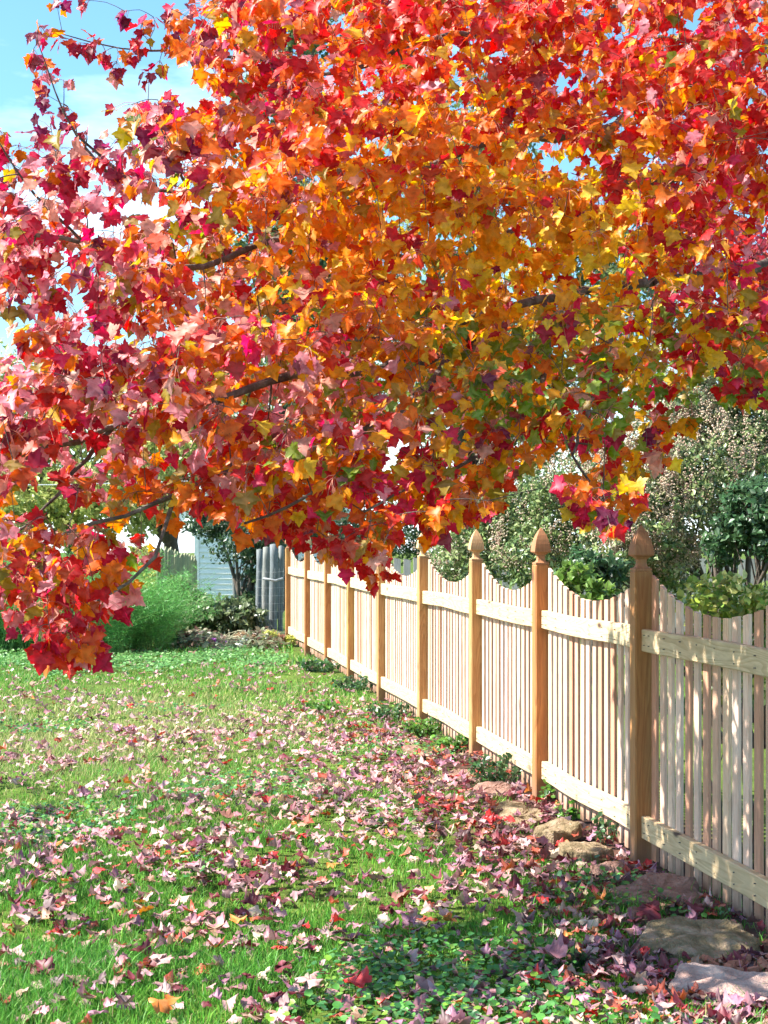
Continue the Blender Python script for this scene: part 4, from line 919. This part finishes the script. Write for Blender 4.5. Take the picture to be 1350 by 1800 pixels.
limb([T(2.9), P(1480, 60, 8.9), P(1300, 110, 8.4), P(1120, 190, 7.9), P(1040, 235, 7.6), P(880, 250, 7.2), P(700, 300, 6.9), P(520, 290, 6.6), P(400, 330, 6.4), P(240, 330, 6.3), P(150, 260, 6.2)], .042, .006)
limb([T(3.6), P(1400, -120, 8.6), P(1150, -20, 8.0), P(950, 60, 7.4), P(780, 60, 7.0), P(600, 130, 6.7), P(470, 110, 6.5), P(400, 70, 6.4)], .038, .006)
limb([P(820, 590, 6.9), P(740, 690, 6.2), P(640, 760, 5.8), P(520, 800, 5.6), P(420, 825, 5.5), P(330, 862, 5.4), P(295, 890, 5.35), P(285, 950, 5.3), P(235, 1015, 5.25), P(190, 1050, 5.2), P(130, 1090, 5.15)], .022, .004)
limb([P(330, 862, 5.4), P(240, 900, 5.3), P(120, 940, 5.2), P(30, 990, 5.1), P(-60, 1040, 5.0)], .009, .004)
limb([P(1100, 500, 7.8), P(1060, 640, 7.0), P(1030, 740, 6.5), P(1010, 800, 6.2), P(1060, 880, 5.9)], .016, .004)
limb([P(960, 530, 7.4), P(950, 680, 6.6), P(850, 790, 6.1), P(740, 850, 5.7), P(640, 900, 5.4)], .016, .004)
limb([P(640, 760, 5.8), P(560, 860, 5.5), P(480, 900, 5.4), P(430, 920, 5.3)], .010, .004)
limb([P(1150, 492, 7.9), P(1230, 600, 7.2), P(1290, 690, 6.8), P(1340, 720, 6.6)], .014, .004)
limb([P(200, 750, 5.6), P(120, 850, 5.4), P(70, 900, 5.3), P(20, 940, 5.2)], .010, .004)
limb([P(240, 330, 6.3), P(130, 230, 6.2), P(95, 150, 6.15), P(65, 70, 6.1)], .007, .002)
limb([P(470, 110, 6.5), P(330, 90, 6.35), P(210, 85, 6.3), P(110, 60, 6.25)], .008, .002)
limb([P(330, 330, 6.35), P(290, 240, 6.3), P(260, 180, 6.3)], .007, .002)
limb([P(150, 430, 6.0), P(60, 340, 5.9), P(10, 270, 5.85), P(-30, 200, 5.8)], .007, .002)
limb([T(4.2), P(1300, -500, 8.4), P(900, -500, 7.4), P(500, -300, 6.7), P(200, -200, 6.3), P(-150, 50, 6.0)], .06, .010)
limb([T(5.0), P(1300, -900, 8.0), P(900, -1000, 6.5), P(500, -800, 5.8)], .05, .010)
limb([P(-80, 830, 5.3), P(-300, 850, 5.2), P(-560, 900, 5.1)], .010, .004)
limb([P(-40, 400, 5.9), P(-350, 450, 5.8), P(-650, 520, 5.8)], .010, .004)
limb([T(3.0), P(1750, 200, 7.0), P(1500, 300, 5.6), P(1450, 350, 4.6)], .05, .010)

POLY = np.array([(345, -40), (1400, -40), (1400, 745), (1290, 715), (1230, 640), (1215, 740), (1190, 790), (1130, 850), (1145, 895), (1100, 905), (1080, 975), (1035, 955), (1010, 880), (1000, 830), (960, 810), (905, 830), (895, 880),
                 (850, 905), (800, 945), (765, 935), (700, 935), (690, 1010), (655, 1035), (610, 1005), (570, 1000), (545, 965), (500, 940), (465, 960), (440, 925), (380, 925), (335, 885), (310, 880), (290, 900), (290, 960), (235, 1025), (215, 1090),
                 (200, 1155), (110, 1170), (60, 1160), (30, 1100), (-40, 1100), (-40, 250), (10, 270), (60, 300), (100, 290), (85, 200), (120, 190), (160, 250), (215, 275), (235, 220), (225, 165), (290, 155), (360, 205), (395, 165), (385, 130), (335, 90), (320, 40)], float)
def inside(x, y):
    c = np.zeros(len(x), bool); n_ = len(POLY)
    for i_ in range(n_):
        x0, y0 = POLY[i_]; x1, y1 = POLY[(i_ + 1) % n_]
        m_ = ((y0 > y) != (y1 > y)); c ^= m_ & (x < (x1 - x0) * (y - y0) / (y1 - y0 + 1e-12) + x0)
    return c
HOLES = [(40, 590, 65, 50, 1.0), (150, 835, 100, 24, .7), (260, 350, 60, 26, .7), (320, 790, 60, 40, .75), (262, 925, 36, 50, .8), (1110, 270, 90, 45, .75), (45, 440, 60, 25, .6), (1210, 690, 35, 50, .8), (880, 330, 60, 30, .3),
         (120, 960, 60, 30, .15), (20, 1050, 45, 30, .9), (250, 1090, 50, 50, .9), (750, 480, 50, 30, .35), (1160, 760, 60, 40, .4), (620, 400, 40, 25, .3), (400, 230, 25, 40, .6), (940, 740, 60, 30, .3), (130, 330, 60, 30, .5), (480, 560, 50, 25, .4), (340, 870, 40, 25, .7)]
n = 5200
qx = rng.uniform(-60, 1400, n); qy = rng.uniform(-60, 1180, n); ok = inside(qx, qy + np.interp(qy, [300, 700], [0, 30])) & inside(qx + np.where(qy > 600, 22, 0), qy); dens = np.ones(n)
for hx, hy, sx, sy, s_ in HOLES: dens *= 1 - s_ * np.exp(-((qx - hx) / sx) ** 2 - ((qy - hy) / sy) ** 2)
dens *= np.interp(qx, [0, 250, 600], [.8, .9, 1.0])
ok &= rng.random(n) < dens; qx, qy = qx[ok], qy[ok]; n = len(qx)
# depth: the lower and left boughs hang nearer
dmid = np.interp(qx, [-60, 200, 600, 1000, 1400], [5.7, 5.8, 6.3, 6.9, 7.3]) + np.interp(qy, [-60, 500, 800, 1150], [.3, .2, -.3, -.7])
qd = dmid + rng.uniform(-.9, 1.25, n) * np.interp(qx, [0, 1400], [.9, 1.5]) * np.interp(qy, [600, 1100], [1, .35])
tips = np.array([P(a_, b_, c_) for a_, b_, c_ in zip(qx, qy, qd)])
nv_ = np.array([noise.noise(Vector((p_[0] * 2.1 + 5, p_[1] * 1.5, p_[2] * 3.1))) + .5 * noise.noise(Vector((p_[0] * 5 + 9, p_[1] * 3, p_[2] * 7))) for p_ in tips])
_px, _py = tips[:, 0] / tips[:, 1] * FPX + 675, 946 - (tips[:, 2] - EYE) / tips[:, 1] * FPX
thr = np.where((_py < 370) & (_px > 470), -.26, -.07) + np.where((_px < 330) & (_py > 760), .12, 0)
tips = tips[(nv_ > thr - .12 * ((_px < 330) & (_py > 860))) & ~((_px < 330) & (_py > 860) & (rng.random(len(tips)) < .55))]
SPR = [(65, 60), (72, 45), (58, 88), (88, 118), (75, 120), (120, 190), (112, 140), (80, 165), (150, 230), (130, 215), (70, 140), (110, 65), (140, 75), (160, 80), (185, 90), (205, 110), (225, 95), (245, 75), (195, 130), (165, 70), (280, 110), (300, 80), (260, 130), (250, 40), (220, 20), (270, 30), (300, 50), (250, 60), (300, 15), (100, 5), (150, 0), (0, 230), (15, 260), (30, 255), (330, 30)]
stips = np.array([P(a_, b_, 6.2 + random.uniform(-.08, .08)) for a_, b_ in SPR])
HANG = [(655, 955), (668, 975), (640, 970), (600, 950), (575, 945), (625, 935), (650, 925), (690, 930), (470, 915), (540, 925), (700, 905), (560, 900), (770, 900), (780, 880), (860, 880), (1065, 900), (1072, 925), (1058, 880), (1110, 850), (1125, 860), (1000, 850), (1040, 860)]
stips = np.concatenate([stips, np.array([P(a_, b_, 5.2 + random.uniform(-.1, .1)) for a_, b_ in HANG])])
# the rest of the crown, out of frame: above, to the left and over the fence on the right
oa = []
while len(oa) < 430:
    a_, b_, c_ = rng.uniform(-700, 1700), rng.uniform(-1500, 1000), rng.uniform(4.8, 9.5)
    if -60 < a_ < 1400 and b_ > -60: continue
    if a_ < -60 and (b_ > 900 or b_ < 50): continue
    if a_ > 1400 and b_ > 700: continue
    if a_ < -60 and 330 < b_ < 640 and rng.random() < .8: continue
    if a_ < 330 and b_ < 20: continue
    if a_ > 300 and b_ < -60 and rng.random() < .5: continue
    oa.append(P(a_, b_, c_))
alltips = np.concatenate([tips, stips, np.array(oa)])
kind_t = np.concatenate([np.zeros(len(tips)), np.ones(len(stips)), np.full(len(oa), 2)]); kind_t[len(tips) + len(SPR):len(tips) + len(stips)] = 1
sk = np.array(SK); order = np.argsort([np.min(((sk - t_) ** 2).sum(1)) for t_ in alltips])
tw = TB(); nodes = list(SK); nd = np.zeros((len(SK) + 4 * len(alltips) + 10, 3)); nd[:len(SK)] = sk; nr = np.zeros(len(nd)); nr[:len(SK)] = SR; cnt = len(SK)
paths = []
for i_ in order:
    t_ = alltips[i_]; dd = ((nd[:cnt] - t_) ** 2).sum(1)
    dd = dd + .05 * (nd[:cnt, 0] < t_[0] - .02)          # boughs grow outward, to the left
    j = int(np.argmin(dd)); s0 = nd[j]; L_ = np.linalg.norm(t_ - s0)
    mid = (s0 + t_) / 2 + rng.normal(size=3) * .05 * L_ + np.array((0, 0, .08 * L_)); p = spline([s0, mid, t_], 5)
    r0 = min(nr[j] * .7, .0045 + .002 * L_); r0 = max(r0, .0018); tw.tube(p - TR, np.linspace(r0, .0012, 5), 4)
    for q, r_ in zip(p[1:], np.linspace(r0, .0016, 4)): nd[cnt] = q; nr[cnt] = r_; cnt += 1
    paths.append((i_, p))
# leaves in opposite pairs along each twig end
lp, ld_, lk = [], [], []
for i_, p in paths:
    k = 5 if kind_t[i_] == 1 else (9 if kind_t[i_] == 0 else 11)
    ax = p[-1] - p[-2]; ax /= np.linalg.norm(ax) + 1e-9
    for q in range(k):
        s_ = 3.0 + q / k * .98 if np.linalg.norm(p[-1] - p[0]) < .25 else 2.5 + q / k * 1.48
        if kind_t[i_] == 1: s_ = 3.5 + .5 * q / k
        a0 = int(min(s_, 3.99)); pt = p[a0] * (1 - (s_ - a0)) + p[a0 + 1] * (s_ - a0)
        side = unit(1)[0]; side -= side @ ax * ax; side /= np.linalg.norm(side) + 1e-9
        lp.append(pt); ld_.append(ax * rng.uniform(.2, .9) + side * .9); lk.append(kind_t[i_])
lp, ld_, lk = np.array(lp), np.array(ld_), np.array(lk); n = len(lp)
pl = np.where(lk == 1, .025, .035 + .045 * rng.random(n)); pd = ld_ * .8 + (0, 0, -.15) + rng.normal(size=(n, 3)) * .2; pd /= np.linalg.norm(pd, axis=1)[:, None]
pe = lp + pd * pl[:, None] + np.array((0, 0, -1)) * (pl * .35)[:, None]
bd = pd * .55 + (-.12, -.05, -.70) + rng.normal(size=(n, 3)) * .38
nrm = unit(n) * .62 + (-.25, -.62, .62)
lsz = (.036 + .038 * rng.random(n) ** 1.2); lsz[lk == 1] *= .8
lx = 675 + pe[:, 0] / pe[:, 1] * FPX; ly = 946 - (pe[:, 2] - EYE) / pe[:, 1] * FPX
which = rng.integers(0, NT, n)
# autumn colours by part of the crown
CC = np.array([(.44, .015, .035), (.62, .018, .018), (.86, .15, .008), (.90, .33, .012), (.92, .58, .04), (.13, .25, .025), (.34, .24, .02), (.80, .25, .32), (.17, .012, .045), (.82, .36, .27), (.62, .07, .025), (.78, .035, .09)])
# crimson red orange gold yellow green olive pink purple salmon rust rose
def g(cx, cy, sx, sy): return np.exp(-((lx - cx) / sx) ** 2 - ((ly - cy) / sy) ** 2)
W = np.zeros((n, 12))
W[:, 2] = .28 + 1.3 * g(750, 250, 520, 300) + .9 * g(480, 860, 260, 90) + .5 * g(1000, 850, 200, 120)
W[:, 1] = .25 + 1.6 * g(980, 70, 480, 190) + 1.6 * g(1300, 350, 130, 260) + .6 * g(600, 950, 150, 90) + .9 * g(150, 1120, 150, 90) + .3 * g(150, 700, 250, 300)
W[:, 3] = .06 + 2.0 * g(850, 420, 340, 190) + .35 * g(600, 560, 300, 120) + .3 * g(1250, 600, 150, 120) + .35 * g(700, 820, 260, 120)
W[:, 4] = .04 + 2.3 * g(930, 410, 240, 170) + .25 * g(1200, 560, 180, 100) + .25 * g(20, 980, 50, 50) + .12 * g(650, 800, 250, 100)
W[:, 5] = .012 + 1.5 * g(950, 650, 240, 85) + .5 * g(1230, 600, 150, 90) + .22 * g(650, 760, 250, 90) + .2 * g(300, 300, 70, 100)
W[:, 6] = .06 + .5 * g(150, 900, 160, 120) + .6 * g(950, 640, 330, 110) + .55 * g(340, 420, 190, 130) + .35 * g(700, 800, 330, 110) + .3 * g(200, 600, 180, 160)
W[:, 0] = .05 + 1.1 * g(100, 500, 190, 330) + .5 * g(220, 180, 220, 190) + .5 * g(130, 1080, 170, 110)
W[:, 7] = .05 + 1.4 * g(90, 560, 200, 300) + .8 * g(560, 690, 170, 110) + .3 * g(450, 280, 150, 170) + .35 * g(1270, 400, 100, 120)
W[:, 8] = .03 + .9 * g(200, 150, 200, 170) + .4 * g(60, 450, 180, 300) + .05 * g(500, 220, 200, 150)
W[:, 9] = .04 + .9 * g(150, 550, 250, 260) + .35 * g(580, 690, 190, 110) + .15 * g(350, 280, 180, 180)
W[:, 10] = .04 + .25 * g(150, 800, 200, 350) + .2 * g(400, 500, 300, 200)
W[:, 11] = .04 + .6 * g(1250, 430, 140, 170) + .3 * g(700, 850, 250, 130) + .35 * g(100, 450, 180, 300) + .2 * g(1100, 900, 120, 80)
W /= W.sum(1)[:, None]; cum = W.cumsum(1)
# neighbouring leaves share a turn of colour
tipr = rng.random(len(alltips)); tid = np.concatenate([[i_] * (5 if kind_t[i_] == 1 else (9 if kind_t[i_] == 0 else 11)) for i_, p in paths])
rv = np.where(rng.random(n) < .35, tipr[tid], rng.random(n)); ci = (rv[:, None] > cum).sum(1).clip(0, 11)
col = CC[ci] * (.78 + .42 * rng.random(n))[:, None]
col = col * (1 - .12 * rng.random((n, 1))) + CC[(ci + rng.integers(-1, 2, n)).clip(0, 11)] * .10
Fm = frames(bd, nrm)
inv = (lx > 0) & (lx < 1350) & (ly > 0) & (ly < 1790); face = np.abs(Fm[:, 1, 2])
rank = np.argsort(np.where(inv & (face > .45), pe[:, 1] / lsz / (.3 + face), 1e9))[:300]; sel = np.zeros(n, bool); sel[rank] = True
v, f, c = scatter(TPL, which[~sel], pe[~sel] - TR, Fm[~sel], lsz[~sel], col[~sel])
tag(link('foliage', np_mesh('foliage', v, f, M['maple_attr'], c, True), maple), kind='stuff')
lme = [np_mesh('leaf', tv, tf, M['maple_obj'], np.hstack([np.ones((len(tv), 3)), VEIN[k][:, None]]), True) for k, (tv, tf) in enumerate(TPL)]
for i_ in rank:
    o = bpy.data.objects.new('leaf', lme[which[i_]]); COL.objects.link(o); o.parent = maple
    mt = Matrix([[float(q) for q in r_] for r_ in Fm[i_]])
    o.location = (pe[i_] - TR).tolist(); o.rotation_euler = mt.to_euler(); o.scale = (float(lsz[i_]),) * 3; o.color = (*[float(q) for q in col[i_]], 1)
# petioles: slim three-sided stalks
mid = (lp + pe) / 2 + np.array((0, 0, 1)) * (pl * .12)[:, None]
u = np.cross(pd, (0.1, .2, 1)); u /= np.linalg.norm(u, axis=1)[:, None] + 1e-9; w_ = np.cross(pd, u); rr_ = .0011
ring = [u, -.5 * u + .87 * w_, -.5 * u - .87 * w_]
v = np.stack([c_ + a_ * rr_ for c_ in (lp, mid, pe) for a_ in ring], 1).reshape(-1, 3) - TR
k = np.arange(n)[:, None, None] * 9; q = np.array([(s_ * 3 + j, s_ * 3 + (j + 1) % 3, s_ * 3 + 3 + (j + 1) % 3, s_ * 3 + 3 + j) for s_ in (0, 1) for j in range(3)])
M['petiole'] = noise_mat('petiole', [(.45, .10, .07), (.6, .28, .2)], 10, .5, .0)
tag(link('leaf_stalks', np_mesh('leaf_stalks', v, (k + q[None]).reshape(-1, 4), M['petiole'], None, False), maple), kind='stuff')
tag(link('twigs', tw.mesh('twigs', M['bark']), maple), kind='stuff')
print('maple leaves', n, 'fallen', len(x))
